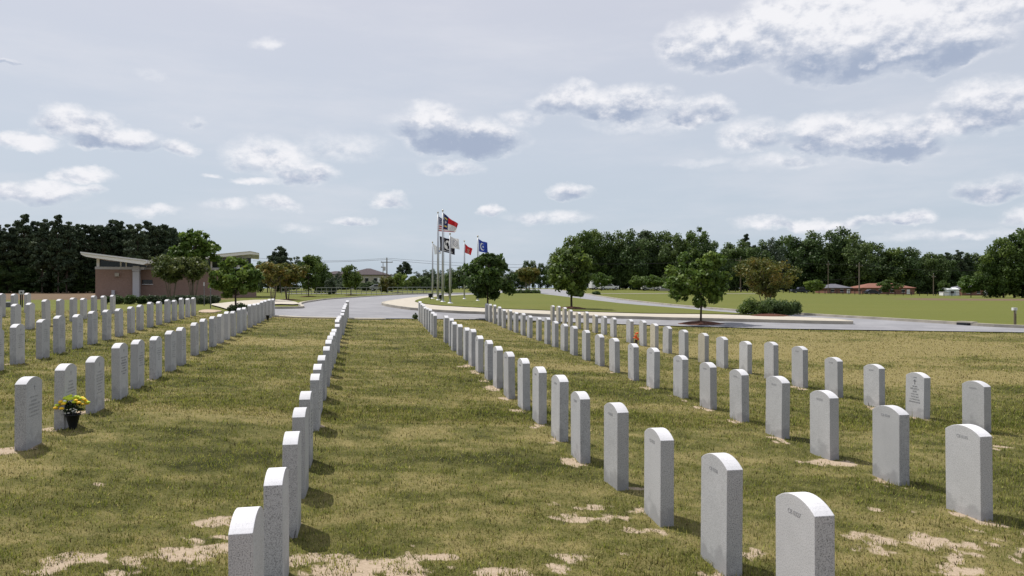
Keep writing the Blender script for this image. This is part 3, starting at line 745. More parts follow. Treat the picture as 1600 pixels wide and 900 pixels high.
for px, ty in [(-38,350),(-22,342),(-5,346),(12,350),(27,345),(39,334),(52,345),(66,341),(79,347),(91,335),(104,345),(117,349),(133,347),(147,341),(161,343),(174,339),(188,345),(203,350),(216,349),(230,345),(245,342),(258,347),(271,358),(288,359)]:
    wood('p', px, rg.uniform(122, 132), ty, rg.uniform(30, 40), 'tall dark pine among the close wood along the left horizon', GP)
for px in range(-40, 300, 17):
    wood('p', px, rg.uniform(138, 150), rg.uniform(352, 362), 44, 'tall dark pine among the close wood along the left horizon', GP)
for px in range(-46, 300, 12):
    wood('b0' if px % 2 else 'b2', px+rg.uniform(-4, 4), rg.uniform(126, 150), rg.uniform(388, 425), 52, 'dark understorey tree low among the pines at left', 'understorey trees of the left wood')
for px, ty, k, w, d, lab in [(438,384,'l',36,125,'tall spreading dark pine standing above the trees right of the building'),
    (418,404,'p',26,130,'lower dark pine just left of the tall spreading pine'),
    (463,398,'t0',26,120,'pale airy tree just right of the tall spreading pine'),
    (492,400,'b1',44,118,'broad green tree at the right end of the group behind crape myrtles'),
    (403,409,'b0',30,135,'dark low tree behind the end of the white roof'),
    (448,420,'b0',60,140,'dark bushy tree filling the gap under the tall pine'),
    (508,415,'b0',26,125,'dark narrow tree sloping down toward the distant houses')]:
    wood(k, px, d, ty, w, lab, None)
GF = 'hazy distant trees beyond the far houses'
for px, ty, k, w, d in [(530,424,'b3',18,240),(542,422,'b3',16,250),(612,428,'b3',20,250),(622,422,'b3',20,260),(650,424,'b3',24,260),(664,421,'b3',24,250),(676,421,'b0',24,250),(690,422,'b3',28,230),(705,420,'b0',28,220),(718,417,'b0',28,210),(735,418,'b0',30,210),(755,420,'b0',34,210),(775,420,'b0',34,215),(795,420,'b3',28,215),(810,424,'b0',26,220),(575,440,'b0',30,170),(645,432,'b0',26,190),(625,436,'b3',30,200),(667,434,'b0',30,180),(690,436,'b0',30,180),(520,438,'b3',26,190),(537,434,'b3',24,200),(562,441,'b0',22,190),(583,437,'b3',24,185),(598,440,'b3',24,190),(612,437,'b3',24,190)]:
    wood(k, px, d, ty, w, 'hazy distant tree in the low line between building and right woods', GF)
wood('l', 633, 240, 408, 26, 'dark pine rising alone above the distant tree line left of flagpoles', None)
for px, ty, lab in [(822,405,'slim upright tree, leftmost of the thin group left of right woods'),(833,405,'slim upright tree, second of the thin group left of right woods'),(845,409,'slim upright tree, third of the thin group left of right woods'),(856,412,'slim upright tree, fourth of the thin group left of right woods'),(865,412,'slim upright tree, last of the thin group left of right woods')]:
    wood('b1', px, 230, ty+2, 17, lab, 'slim distant upright trees')
GR = 'broadleaf trees of the wood across the right horizon'
LR = 'dark green broadleaf tree in the long wood across the right horizon'
prof_r = [(880,392,'b1',40),(893,374,'b1',44),(912,366,'b1',46),(932,364,'b1',46),(950,370,'b0',44),(968,368,'b0',48),(990,366,'b0',50),(1012,365,'b2',48),(1034,366,'b2',46),(1055,372,'b0',44),(1075,368,'b0',48),(1100,372,'b0',44),(1120,384,'b0',44)]
for px, ty, k, w in prof_r: wood(k, px, rg.uniform(185, 200), ty-5, w+6, LR, GR)
wood('t1', 1088, 192, 351, 50, 'airy light green tree rising highest above the right woods', None)
wood('t0', 1005, 200, 357, 60, 'thin leaved treetop showing sky through, above the woods left of centre', None)
for px, ty, k, w in [(1140,384,'b0',44),(1158,380,'b0',40),(1188,380,'b0',44),(1205,374,'b3',44),(1228,371,'b1',50),(1248,374,'b2',50),(1268,366,'b0',54),(1292,366,'b0',56),(1316,360,'b0',56),(1338,370,'b0',52),(1358,382,'b2',46),(1378,386,'b0',44),(1398,390,'b1',44),(1418,391,'b0',44),(1436,396,'b0',40),(1455,399,'b0',38),(1472,402,'b0',38),(1490,402,'b0',38),(1510,400,'b0',38),(1528,400,'b0',38),(1548,396,'b0',40)]:
    wood(k, px, rg.uniform(258, 280), ty-3, w+8, LR, GR)
for px, ty in [(1166,365),(1180,376),(1140,378),(1415,388),(1448,396),(1463,392),(1480,394),(1498,390),(1512,396),(1530,393)]:
    wood('p', px, 275, ty, 22, 'dark pine top showing above the long wood on the right', 'pine tops above the right woods')
for px in range(880, 1560, 21):
    d = 205 if px < 1130 else 285
    wood('b0', px, d, rg.uniform(398, 412), 52, LR, GR)
for px, ty, w, k, lab in [(1548,398,46,'b1','small bright green tree at the left end of the near right cluster'),(1568,372,60,'b1','tall bright green tree in the cluster at the right edge'),(1598,356,76,'b1','tallest broad green tree at the right edge of the picture'),(1640,352,90,'b0','dark green tree just outside the right edge cluster'),(1585,400,70,'b0','low dark tree under the right edge cluster')]:
    wood(k, px, 148, ty, w, lab, None)
# shrubs
def shrub(name, loc, sx, sy, sz, n, ls, pal, label, seed, boxy=False, group=None):
    r_ = np.random.default_rng(seed); cen = []; rad = []
    for _ in range(52):
        a = r_.random()*2*np.pi; q = r_.random()**.5
        cen.append((math.cos(a)*q*sx*.42, math.sin(a)*q*sy*.42, sz*(.12+.56*r_.random()*(1 if boxy else (1-q*.5))))); rad.append(min(sx, sy, sz*2)*r_.uniform(.13, .2))
    v, c = leaf_quads(cen, rad, n, ls, r_, pal, .9, .3)
    e = empty(name, loc); link('foliage', raw_mesh('foliage', v, 4, c, M['leaf']), e)
    mb = MB()
    for k in range(6):
        a = k; mb.tube([(math.cos(a)*.03, math.sin(a)*.03, -.1), (math.cos(a)*sx*.2, math.sin(a)*sy*.2, sz*.55)], [.014, .006], 5)
    mb.build('stem', M['bark'], e); tag(e, label, 'shrub', group); return e
d0 = 42.0
hx = [(160,171),(173,193),(194,212),(213,230),(231,248),(249,266),(267,285),(286,304),(305,322),(324,342)]
for i, (a, b) in enumerate(hx):
    px = (a+b)/2; p = at(px, 44.0+(i % 2)*.3); w = (b-a)/F*44*1.12
    hgt = 15.0/F*44
    shrub('hedge_shrub', p, w, .8, hgt*1.2, 2600, .035, DARK if i < 4 else PINE, f'clipped dark green shrub, {ORD[i]} from the left along the brick building', 200+i, True, 'clipped shrubs along the brick building')
for px, w, lab, s_ in [(1178,30,'bright green shrub at the left of the crape myrtle bed',301),(1205,26,'middle green shrub in the crape myrtle bed',302),(1228,26,'dark green shrub at the right of the crape myrtle bed',303)]:
    p = spot(px, 496.5, .13); shrub('shrub', p, w*1.8/F*p[1], 1.2, 36/F*p[1], 6500, .035, GREEN if s_ == 301 else DARK, lab, s_)
mulch((*spot(1203, 498.5)[:2], spot(1203, 498.5)[2]+.14), .85, .08)
for i, px in enumerate((813, 825, 836)):
    p = at(px, ray(825, 461)[1]); p = (p[0], p[1], p[2]+.15)
    shrub('shrub', p, 16/F*p[1], 1.4, 9.5/F*p[1], 1800, .07, DARK, f'low dark green shrub, {ORD[i]} from left below the brown leaved tree', 310+i)
shrub('shrub', spot(932, 460.5), 14/F*90, 1, 8/F*90, 1500, .06, DARK, 'low dark shrub at the road junction beneath the dense round tree', 320)
p = spot(372, 487); shrub('shrub', (p[0]+.25, p[1]-.3, p[2]), 1.1, .8, .5, 2200, .035, DARK, 'dark low shrub at the foot of the bushy bright green tree', 321)
shrub('potted_plant', (*ray(649, 499.5), z1(*ray(649, 499.5))), .26, .2, .36, 500, .022, DARK, 'small dark leafy plant left of the farthest headstone in the right aisle row', 322)

# ------------------------------------------------------------------ brick building with butterfly roof
DB = 74.0
zb0 = z1((220-800)/F*DB, DB)
bl = empty('brick_building', ((220-800)/F*DB, DB, zb0))
ox, oz = (220-800)/F*DB, zb0
PH = R(18.8); bl.rotation_euler.z = PH
def bx(px):
    t = (px-800)/F; return (t*DB-ox)/(math.cos(PH)-t*math.sin(PH))
def bz(py, px=190): return zpx(py, DB+bx(px)*math.sin(PH))-oz
mb = MB(); mb.box(bx(149), bx(208), 0, 11, -.5, bz(421)); mb.build('wall', M['brick'], bl)
mb = MB(); mb.box(bx(208)+.01, bx(400), 1.2, 11, -.5, bz(421, 300)); mb.build('wall', M['brick'], bl)
mb = MB(); mb.box(bx(148.5), bx(225), -.06, 11.1, bz(421), bz(417)); mb.box(bx(225), bx(401), 1.14, 11.1, bz(421, 300)+.002, bz(418, 300)); mb.build('trim_band', M['trim'], bl)
mb = MB(); mb.box(bx(208), bx(218), -.35, .6, -.5, bz(424)); mb.box(bx(207.4), bx(218.6), -.4, .66, bz(423.5), bz(420.6)); mb.box(bx(208.2), bx(217.8), -.33, .6, bz(420.4), bz(415.5)); mb.build('column', M['trim'], bl)
mb = MB(); mb.box(bx(145), bx(149)-.01, 1.5, 3, -.5, bz(428)); mb.build('column', M['trim'], bl)
def clere(x0, x1, y_back, ytop0, ytop1, ybot=417):
    m_ = MB(); m_.prism([(bx(x0), bz(ybot, x0)), (bx(x1), bz(ybot, x1)), (bx(x1), bz(ytop1, x1)), (bx(x0), bz(ytop0, x0))], y_back, y_back+.1); return m_
f = clere(155, 228, .35, 405.5, 414.5).build('clerestory_window', M['glass'], bl)
mb = MB()
for xx in (188, 196.5): mb.box(bx(xx)-.06, bx(xx)+.06, .22, .34, bz(416.9), bz(409))
mb.build('mullion', M['white'], f)
mb = MB(); mb.box(bx(150.5), bx(155), .1, .5, bz(417), bz(404)); mb.build('post', M['white'], bl)
f = clere(300, 392, 1.5, 409, 402, 418).build('clerestory_window', M['glass'], bl)
mb = MB()
for xx in (311, 329, 345.5, 361, 365, 369): mb.box(bx(xx)-.08, bx(xx)+.08, 1.3, 1.48, bz(417.9, xx), bz(403.5, xx))
mb.build('mullion', M['white'], f)
mb = MB(); mb.box(bx(371), bx(374), 1.2, 1.6, bz(418, 372), bz(401, 372)); mb.build('post', M['white'], bl)
mb = MB(); mb.box(bx(219.5), bx(236), 1.12, 1.19, bz(443.5), bz(437)); w_ = mb.build('window', M['glass'], bl)
mb = MB(); mb.box(bx(219), bx(237), 1.04, 1.18, bz(444.6), bz(443.6)); mb.build('sill', M['white'], w_)
# roof: two slabs meeting in a valley
mb = MB()
th_ = .32
mb.prism([(bx(132), bz(395.2, 132)), (bx(232), bz(407.5, 232)), (bx(232), bz(407.5, 232)-th_*.9), (bx(228), bz(412.5, 228)-.12), (bx(140), bz(400.5, 140)-.1), (bx(132.5), bz(398.8, 132.5))], -1.6, 12)
mb.build('roof', M['soffit'], bl)
mb = MB()
mb.prism([(bx(232)+.01, bz(407.5, 232)), (bx(391), bz(393.2, 391)), (bx(404.5), bz(396.2, 404.5)), (bx(404.5), bz(398.8, 404.5)), (bx(391), bz(397.6, 391)), (bx(236), bz(412.5, 236)), (bx(232)+.01, bz(412, 232))], -.6, 12)
mb.build('roof', M['soffit'], bl)
mb = MB(); mb.prism([(bx(131.5), bz(394.4, 131.5)), (bx(232), bz(406.8, 232)), (bx(232), bz(408.8, 232)), (bx(131.5), bz(396.8, 131.5))], -1.68, 12.1); mb.prism([(bx(232.1), bz(407, 232.1)), (bx(391), bz(392.7, 391)), (bx(405), bz(395.6, 405)), (bx(405), bz(396.1, 405)), (bx(391), bz(393.1, 391)), (bx(232.1), bz(407.4, 232.1))], -.68, 12.1); mb.build('roof_edge', M['white'], bl)
mb = MB(); mb.box(bx(180), bx(186.5), -.3, -.01, bz(432), bz(426.5)); mb.build('wall_light', M['cream'], bl)
mb = MB(); mb.box(bx(175), bx(179.8), -.3, -.01, bz(461), bz(453.5)); mb.box(bx(176.8), bx(178), -.15, -.02, bz(466), bz(461.1)); mb.build('meter_box', M['trim'], bl)
tag(bl, 'brown brick building with white butterfly roof and clerestory windows at left', 'building')

# ------------------------------------------------------------------ far houses and sheds
def house(name, px0, px1, d, ridge, eave, base, wallm, roofm, label, depth=9, hip=.0, win=3, over=.4, door=True):
    p = at((px0+px1)/2, d); e = empty(name, p); w = (px1-px0)/F*d; he = zpx(eave, d)-p[2]; hr = zpx(ridge, d)-p[2]
    mb = MB(); mb.box(-w/2, w/2, 0, depth, -1, he)
    if hip == 0: mb.add([(-w/2, 0, he), (-w/2, depth, he), (-w/2, depth/2, hr-.05), (w/2, 0, he), (w/2, depth, he), (w/2, depth/2, hr-.05)], [(0, 1, 2), (3, 5, 4), (0, 2, 5, 3), (1, 4, 5, 2)])
    mb.build('wall', wallm, e)
    o_ = over; mb = MB(); hp = hip
    b = [(-w/2-o_, -o_, he), (w/2+o_, -o_, he), (w/2+o_, depth+o_, he), (-w/2-o_, depth+o_, he)]
    b2 = [(x, y, z+.18) for x, y, z in b]
    r_ = [(-w/2-o_+hp, depth/2, hr), (w/2+o_-hp, depth/2, hr)]
    mb.add(b+b2+r_, [(3, 2, 1, 0), (0, 1, 5, 4), (1, 2, 6, 5), (2, 3, 7, 6), (3, 0, 4, 7), (4, 5, 9, 8), (6, 7, 8, 9), (5, 6, 9), (7, 4, 8)])
    mb.build('roof', roofm, e)
    for i in range(win):
        x = -w/2+w*(i+.6)/(win+.6); mb = MB(); mb.box(x-.5, x+.5, -.05, -.004, he*.35, he*.8); wn = mb.build('window', M['glass'], e)
        mb = MB(); mb.box(x-.6, x+.6, -.08, -.052, he*.8, he*.8+.1); mb.box(x-.6, x+.6, -.1, -.052, he*.35-.1, he*.35); mb.build('frame', M['white'], wn)
    if door:
        x = w*.38; mb = MB(); mb.box(x-.5, x+.5, -.06, -.004, .05, he*.82); mb.build('door', M['white'], e)
    tag(e, label, 'house' if name != 'shed' else 'shed'); return e
house('brick_house', 1347, 1429, 235, 442.5, 450.5, 460, M['brick_red'], M['roof_red'], 'long low brick house with red brown hipped roof behind the right lawn', 10, 5, 4)
house('brick_house', 1292, 1330, 235, 443.5, 450.5, 459, M['brick_red'], M['roof_grey'], 'low brick house with grey hipped roof, left of the utility pole', 9, 3.5, 2)
house('brick_house', 1503, 1545, 228, 445, 451.5, 460, M['brick_red'], M['roof_grey'], 'low house with grey roof beside the right edge trees', 8, 3, 2)
house('shed', 1482, 1498, 222, 449.3, 452.8, 459.5, M['shed'], M['roof_white'], 'small pale blue shed with bright white metal roof', 4, 0, 1, .2)
house('shed', 1475, 1482.5, 220, 456.3, 457.0, 459.6, M['white'], M['white'], 'low white box shed joined to the pale blue shed', 2.5, 0, 0, .05, False)
house('porch_house', 1030, 1064, 182, 440, 443.5, 453, M['cream'], M['roof_dark'], 'cream house under the dark woods, left of the red mulch tree', 7, 2, 3)
house('large_house', 538, 600, 232, 418.5, 430, 447, M['cream'], M['roof_dark'], 'large cream house with dark brown roof beyond the road', 14, 6, 4)
house('large_house', 500, 540, 250, 423, 429, 447, M['cream'], M['roof_dark'], 'low cream house half hidden between trees beyond the road', 12, 4, 2)
# ------------------------------------------------------------------ vehicles
def car_mesh(kind):
    body = MB()
    if kind == 'pickup': prof = [(-2.7,.45),(2.6,.45),(2.65,1.0),(1.5,1.12),(.9,1.72),(-.5,1.75),(-.75,1.15),(-2.7,1.12)]; cab = (-.4, 1.0)
    elif kind == 'van': prof = [(-2.6,.4),(2.5,.4),(2.55,1.1),(1.9,1.3),(1.4,2.1),(-2.55,2.15)]; cab = (-2.2, 1.5)
    else: prof = [(-2.2,.35),(2.2,.35),(2.25,.75),(1.1,.95),(.5,1.4),(-1.2,1.42),(-1.8,.98),(-2.25,.9)]; cab = (-1.3, .7)
    body.prism(prof, -.9, .9); top = max(z for x, z in prof)
    gl = MB(); gz0 = top-.5; gl.prism([(cab[0], gz0), (cab[1]+.12, gz0), (cab[1]-.28, top-.1), (cab[0]+.15, top-.1)], -.92, .92)
    return prof, body, gl, top
def car(kind, px, d, paint, label, rz=0, up=0):
    p = at(px, d); prof, body, gl, top = car_mesh(kind); e = empty('parked_'+kind, (p[0], p[1], p[2]+up), rz)
    bo = body.mesh('body', paint); bevel_mesh(bo, .06, 2); link('body', bo, e); gl.build('window', M['glass'], e)
    for sx in (-1.5, 1.55):
        for sy in (-.82, .82):
            w = MB(); w.lathe([(.2, -.11), (.34, -.11), (.35, 0), (.34, .11), (.2, .11)], 16); o = w.build('wheel', M['tyre'], e, (sx, sy, .34)); o.rotation_euler.x = R(90)
            h = MB(); h.lathe([(.05, -.12), (.19, -.12), (.19, .12), (.05, .12)], 12); h.build('rim', M['steel'], o)
    for sy in (-.6, .6):
        m_ = MB(); m_.box(prof[1][0]-.05, prof[1][0]+.06, sy-.16, sy+.16, .68, .84); m_.build('headlight', M['white'], e)
    tag(e, label, kind if kind != 'pickup' else 'pickup truck'); return e
pw_ = mat('white_car_paint', (.7, .7, .72), .25, .5); pdk = mat('dark_blue_car_paint', (.03, .035, .06), .25, .5); psl = mat('silver_car_paint', (.35, .36, .38), .3, .5, .3)
car('car', 950.5, 168, pw_, 'small white car parked right of the white van below the woods', .2)
car('van', 938, 172, pw_, 'white van parked under the dense round tree', .3)
car('car', 1017, 174, pw_, 'white car parked under the pale round tree', 0)
car('pickup', 1250, 222, pdk, 'dark blue pickup parked left of the grey roofed house', 0)
car('car', 1363, 226, pdk, 'dark car parked in the carport of the red roofed house', 0)
car('car', 594, 165, psl, 'silver car parked below the rusty brown tree', 0)
car('van', 561, 235, pw_, 'white van parked in front of the large cream house', 0)
car('car', 572, 235, pw_, 'white car parked right of the white van by the large house', 0)

# ------------------------------------------------------------------ fences
def fence(px0, px1, d, n, h, m, label, r=.05, rails=(1.0,), mesh=False):
    p = at((px0+px1)/2, d); e = empty('fence', p); xs = [(px0+(px1-px0)*i/n-800)/F*d for i in range(n+1)]
    for x in xs:
        mb = MB(); z = z1(x, d)-p[2]; mb.box(x-p[0]-r, x-p[0]+r, -r, r, z-.3, z+h); mb.build('post', m, e)
    for q in rails:
        mb = MB()
        for a, b in zip(xs, xs[1:]):
            za, zb = z1(a, d)-p[2]+h*q-.04, z1(b, d)-p[2]+h*q-.04
            mb.add([(a-p[0], -r*1.1, za), (b-p[0], -r*1.1, zb), (b-p[0], r*1.1, zb), (a-p[0], r*1.1, za), (a-p[0], -r*1.1, za+.09), (b-p[0], -r*1.1, zb+.09), (b-p[0], r*1.1, zb+.09), (a-p[0], r*1.1, za+.09)], [(0,3,2,1),(4,5,6,7),(0,1,5,4),(1,2,6,5),(2,3,7,6),(3,0,4,7)])
        mb.build('rail', m, e)
    tag(e, label, 'fence')
fence(1140, 1345, 205, 22, 1.15, M['fence_dark'], 'black rail fence behind the right lawn, left of the utility pole', .07, (1.0, .97))
fence(1348, 1500, 205, 12, 1.0, M['fence_dark'], 'black post fence behind the right lawn, right of the utility pole', .06, (.95,))
fence(440, 596, 98, 20, .95, M['chain'], 'grey wire fence with thin posts beyond the loop road, left of the silver car', .025, (1.0, .5))
fence(606, 705, 104, 13, .95, M['chain'], 'grey wire fence with thin posts beyond the loop road, behind flagpoles', .025, (1.0, .5))
sheet('road', [((-360-0)*.0-31.5, 104), (-5, 108), (-5, 112), (-33, 108)], .05, M['asphalt'], .0003)
# ------------------------------------------------------------------ utility poles and wires
def upole(px, ty, d, label, arm=1.2, r=.16, transformer=False):
    p = at(px, d); H = height(ty, p); e = empty('utility_pole', p)
    mb = MB(); mb.tube([(0, 0, -.5), (0, 0, H)], [r, r*.65], 10); mb.build('pole', M['bark_pale'] if px > 1300 and px < 1400 else M['wood'], e)
    mb = MB(); mb.box(-arm, arm, -.16, -.06-.02, H-.95, H-.8); mb.build('crossarm', M['wood'], e)
    for x in (-arm+.1, 0, arm-.1):
        mb = MB(); mb.lathe([(.03, 0), (.06, .04), (.04, .1), (.06, .14), (.02, .2)], 8, (x, -.11, H-.8 if x else H)); mb.build('insulator', M['trim'], e)
    if transformer:
        mb = MB(); mb.lathe([(.05, 0), (.26, .03), (.26, .8), (.05, .85)], 12, (-.5, -.1, H-2.6)); mb.build('transformer', M['trim'], e)
    tag(e, label, 'utility pole'); return p, H
poleA = upole(604.5, 403, 150, 'grey utility pole with crossarm standing between distant houses and tree line', transformer=True)
poleB = upole(598.5, 411, 152, 'shorter thin utility pole just left of the taller one', .4, .1)
poleC = upole(1342.5, 411, 207, 'tall pale utility pole in front of the right woods', .9, .2)
poleD = upole(1157, 402, 200, 'utility pole against the woods, left of the crape myrtle', 1.4, .15)
poleE = upole(1458.5, 428, 212, 'dark thin utility pole right of the red roofed house', .5, .13)
poleF = upole(1294, 409, 214, 'thin dark pole in the woods above the grey roofed house', .5, .1)
def wire(a, b, sag, label, r=.02):
    a = Vector(a); b = Vector(b); pts = [a.lerp(b, i/14)-Vector((0, 0, sag*4*(i/14)*(1-i/14))) for i in range(15)]
    mb = MB(); mb.tube(pts, [r]*15, 4); tag(mb.build('power_line', M['fence_dark']), label, 'power line', 'overhead wires')
def P3(px, py, d): return ((px-800)/F*d, d, zpx(py, d))
wire(P3(395, 402.5, 150), P3(604.5, 403.3, 150), .6, 'upper overhead wire running left from the central utility pole', .022)
wire(P3(395, 407.5, 150), P3(604.5, 405.5, 150), .4, 'lower overhead wire running left from the central utility pole', .03)
wire(P3(604.5, 403.3, 150), P3(885, 413, 165), .5, 'upper overhead wire running right from the central utility pole', .022)
wire(P3(604.5, 405.5, 150), P3(885, 417, 165), .7, 'lower overhead wire running right from the central utility pole', .025)
wire(P3(885, 411.5, 165), P3(1157, 404, 180), .6, 'wire crossing in front of the woods left of the crape myrtle', .03)
wire(P3(1157, 404, 199), P3(1342.5, 413, 206), .5, 'wire between the crape myrtle pole and the tall pale pole', .03)
wire(P3(1342.5, 413, 206), P3(1600, 419, 200), 1.2, 'wire running right from the tall pale pole', .03)
wire(P3(1284, 438, 206), P3(1342.5, 432.5, 206), .2, 'low wire sloping down left from the tall pale pole', .035)

# ------------------------------------------------------------------ flags
def flag_colour(kind, s, t):     # s along fly 0..1, t down from top 0..1
    blue = (.018, .022, .10); red = (.42, .015, .02); wh = (.62, .62, .64)
    if kind == 'us':
        if s < .42 and t < .54:
            i, j = int(s/.42*11), int(t/.54*9)
            return wh if (i+j) % 2 == 0 and ((s/.42*11) % 1 > .3 and (s/.42*11) % 1 < .75) else blue
        return red if int(t*13) % 2 == 0 else wh
    if kind == 'state':
        if s < .33:
            dx, dy = (s-.165)/.09, (t-.5)/.14
            if abs(dx)+abs(dy) < .8: return wh
            if abs(t-.25) < .05 and .06 < s < .27 or abs(t-.77) < .05 and .06 < s < .27: return (.6, .45, .1)
            return (.02, .025, .10)
        return red if t < .5 else wh
    if kind == 'pow':
        r = math.hypot((s-.52)*1.45, t-.47)
        if r < .36:
            if r > .33: return (.01, .01, .012)
            if math.hypot((s-.50)*2.0, (t-.42)) < .14 or (abs(s-.55) < .06 and .5 < t < .72): return (.012, .012, .015)
            if s < .40 and t < .5 and s > .36: return (.012, .012, .015)
            return wh
        if abs(t-.91) < .03 and .2 < s < .85 and int(s*26) % 2: return wh
        return (.014, .012, .020)
    if kind == 'white_emblem':
        r = math.hypot((s-.5)*1.4, t-.46)
        if r < .30 and (int(s*21)+int(t*17)) % 3 == 0: return (.08, .09, .16)
        if abs(r-.34) < .02: return (.25, .26, .3)
        return (.68, .68, .7)
    if kind == 'red':
        r = math.hypot((s-.5)*1.4, t-.5)
        if r < .24 and (int(s*19)+int(t*15)) % 2 == 0: return (.55, .40, .30)
        if abs(t-.82) < .035 and .25 < s < .8 and int(s*24) % 2: return (.6, .5, .4)
        return (.45, .02, .03)
    if kind == 'blue':
        r = math.hypot((s-.42)*1.35, t-.5); r2 = math.hypot((s-.50)*1.35, t-.5)
        if r < .33 and r2 > .27: return (.7, .72, .75)
        if r2 < .09: return (.55, .6, .7)
        return (.03, .06, .34)
    if kind == 'white_blue':
        if math.hypot((s-.72)*1.2, t-.62) < .17: return (.16, .22, .42)
        return (.66, .68, .7)
def flag(kind, px, d, corners, label):
    """corners: hoist top, hoist bottom, fly top, fly bottom as pixel positions in the plane of the pole"""
    ht, hb, ft, fb = corners; nu, nv = 44, 30; vs = []; fs = []; cols = []
    for j in range(nv+1):
        for i in range(nu+1):
            s, t = i/nu, j/nv
            xa = ht[0]+(hb[0]-ht[0])*t; ya = ht[1]+(hb[1]-ht[1])*t; xb = ft[0]+(fb[0]-ft[0])*t; yb = ft[1]+(fb[1]-ft[1])*t
            sag = math.sin(s*math.pi)*1.2
            x = xa+(xb-xa)*s; y = ya+(yb-ya)*s+sag*(.6 if t < .5 else .3)
            w = math.sin(s*9+t*2.4+ht[0])*.10*s+math.sin(s*4.2-t*1.7)*.07*s
            X = (x-800)/F*d+math.sin(s*9+t*3)*.015; vs.append((X, d+w-s*.25, zpx(y, d)+math.cos(s*8+t*2)*.02*s))
    for j in range(nv):
        for i in range(nu):
            a = j*(nu+1)+i; fs.append((a, a+1, a+nu+2, a+nu+1)); cols.append(flag_colour(kind, (i+.5)/nu, (j+.5)/nv))
    me = bpy.data.meshes.new('flag'); me.from_pydata(vs, [], fs); me.materials.append(M['flagcloth'])
    a = me.color_attributes.new('leafcol', 'FLOAT_COLOR', 'CORNER')
    arr = np.ones((len(fs)*4, 4), np.float32); arr[:, :3] = np.repeat(np.array(cols), 4, 0); a.data.foreach_set('color', arr.ravel())
    me.polygons.foreach_set('use_smooth', [True]*len(fs))
    return tag(link('flag', me), label, 'flag', None)
def fpole(px, fy, ty, label, r=.075, d=None):
    if d is None: x, d = ray(px, fy)
    x = (px-800)/F*d; z = z1(x, d)+.14; H = zpx(ty, d)-z; e = empty('flagpole', (x, d, z))
    mb = MB(); mb.tube([(0, 0, -.1), (0, 0, H*.5), (0, 0, H-.15)], [r, r*.85, r*.55], 14); mb.build('pole', M['steel'], e, smooth=True)
    mb = MB(); mb.lathe([(.015, -.1), (.02, -.06), (.045, -.03), (.055, .01), (.04, .05), (.005, .07)], 12, (0, 0, H-.03)); mb.build('finial', M['gold'], e, smooth=True)
    mb = MB(); mb.lathe([(.20, 0), (.20, .03), (.11, .07), (.08, .1)], 18); mb.build('base_collar', M['white'], e)
    mb = MB(); mb.tube([(r+.03, -.02, 1.0), (r+.03, -.02, H-.2)], [.006, .006], 4); mb.build('halyard', M['trim'], e)
    tag(e, label, 'flagpole', 'flagpoles on the lawn island'); return d
dA = fpole(684.3, 473, 331.5, 'tall flagpole carrying the stars and stripes above a black flag')
dB = fpole(691.8, 476, 328.5, 'tallest flagpole, carrying the red white and blue state flag')
dC = fpole(675.8, 470.3, 378, 'leftmost short flagpole with thin white flag', .06)
dD = fpole(703.2, 478.5, 364.5, 'short flagpole with white emblem flag, right of the two tall poles', .065)
dE = fpole(725.5, 470.8, 376, 'short flagpole carrying a red flag', .06)
dF = fpole(746.5, 474, 368.5, 'rightmost flagpole carrying a blue flag above the bushy tree', .07)
flag('us', 684, dA, [(685.4,338.5),(685.4,361),(710,349),(711.5,363)], 'stars and stripes flag flying from the left tall pole')
flag('state', 692, dB, [(693,333),(693,357.5),(716.5,350.5),(713,362)], 'blue red and white state flag flying from the tallest pole')
flag('pow', 684, dA-.1, [(687,369),(687.5,391.5),(712,375),(711,398)], 'black flag with white round emblem under the stars and stripes')
flag('white_emblem', 703, dD, [(704,369.5),(704,387),(717.5,374),(719,389.5)], 'white flag with small dark emblem on a short pole')
flag('red', 725, dE, [(726.3,381),(726.3,394.5),(738.5,389),(736,398.5)], 'small red flag with pale emblem')
flag('blue', 747, dF, [(747.6,373.5),(748,392.5),(761.5,379.5),(763,396)], 'blue flag with white crescent shaped emblem on the rightmost pole')
flag('white_blue', 676, dC, [(676.5,380.5),(679,397.5),(689.5,388),(690,396)], 'thin white flag with small blue emblem on the leftmost pole')
for px, fy, lab in [(672.5,472.5,'small black floodlight on the lawn left of the flagpoles'),(688.8,475.5,'small black floodlight on the lawn between the tall flagpoles')]:
    p = spot(px, fy, .14); mb = MB(); mb.box(-.02, .02, -.02, .02, 0, .2); mb.box(-.11, .11, -.08, .08, .2, .40); mb.prism([(-.13, .38), (.13, .38), (.10, .46), (-.10, .46)], -.1, .1)
    tag(mb.build('floodlight', M['black'], None, p, rz=.5), lab, 'floodlight')

# ------------------------------------------------------------------ small posts, markers, flowers
p = spot(1586, 508); hh = height(485, p); e = empty('marker_post', p)
mb = MB(); mb.tube([(0, 0, -.2), (0, 0, hh)], [.045, .043], 12); mb.build('post', M['wood'], e)
mb = MB(); mb.box(-.07, .075, -.02, .09, hh+.002, hh+.10); mb.build('sign_box', M['white'], e)
mb = MB(); mb.box(-.02, .03, -.026, -.0205, hh+.03, hh+.075); mb.box(-.02, .02, -.052, -.046, hh-.12, hh-.02, 1); mb.build('label_plate', [M['trim'], M['cream']], e)
tag(e, 'short wooden marker post with white top sign beyond the right road', 'marker post')
p = spot(33.5, 480); hh = height(460, p); k = p[1]/F; e = empty('marker_post', p)
mb = MB()
for xx in (-1.3, 1.3): mb.box(xx*k-.02, xx*k+.02, -.02, .02, -.1, hh)
mb.build('post', M['black'], e)
mb = MB(); mb.box(-3.6*k, 3.6*k, -.03, .03, hh, hh+6.2*k); mb.build('sign_board', M['trim'], e)
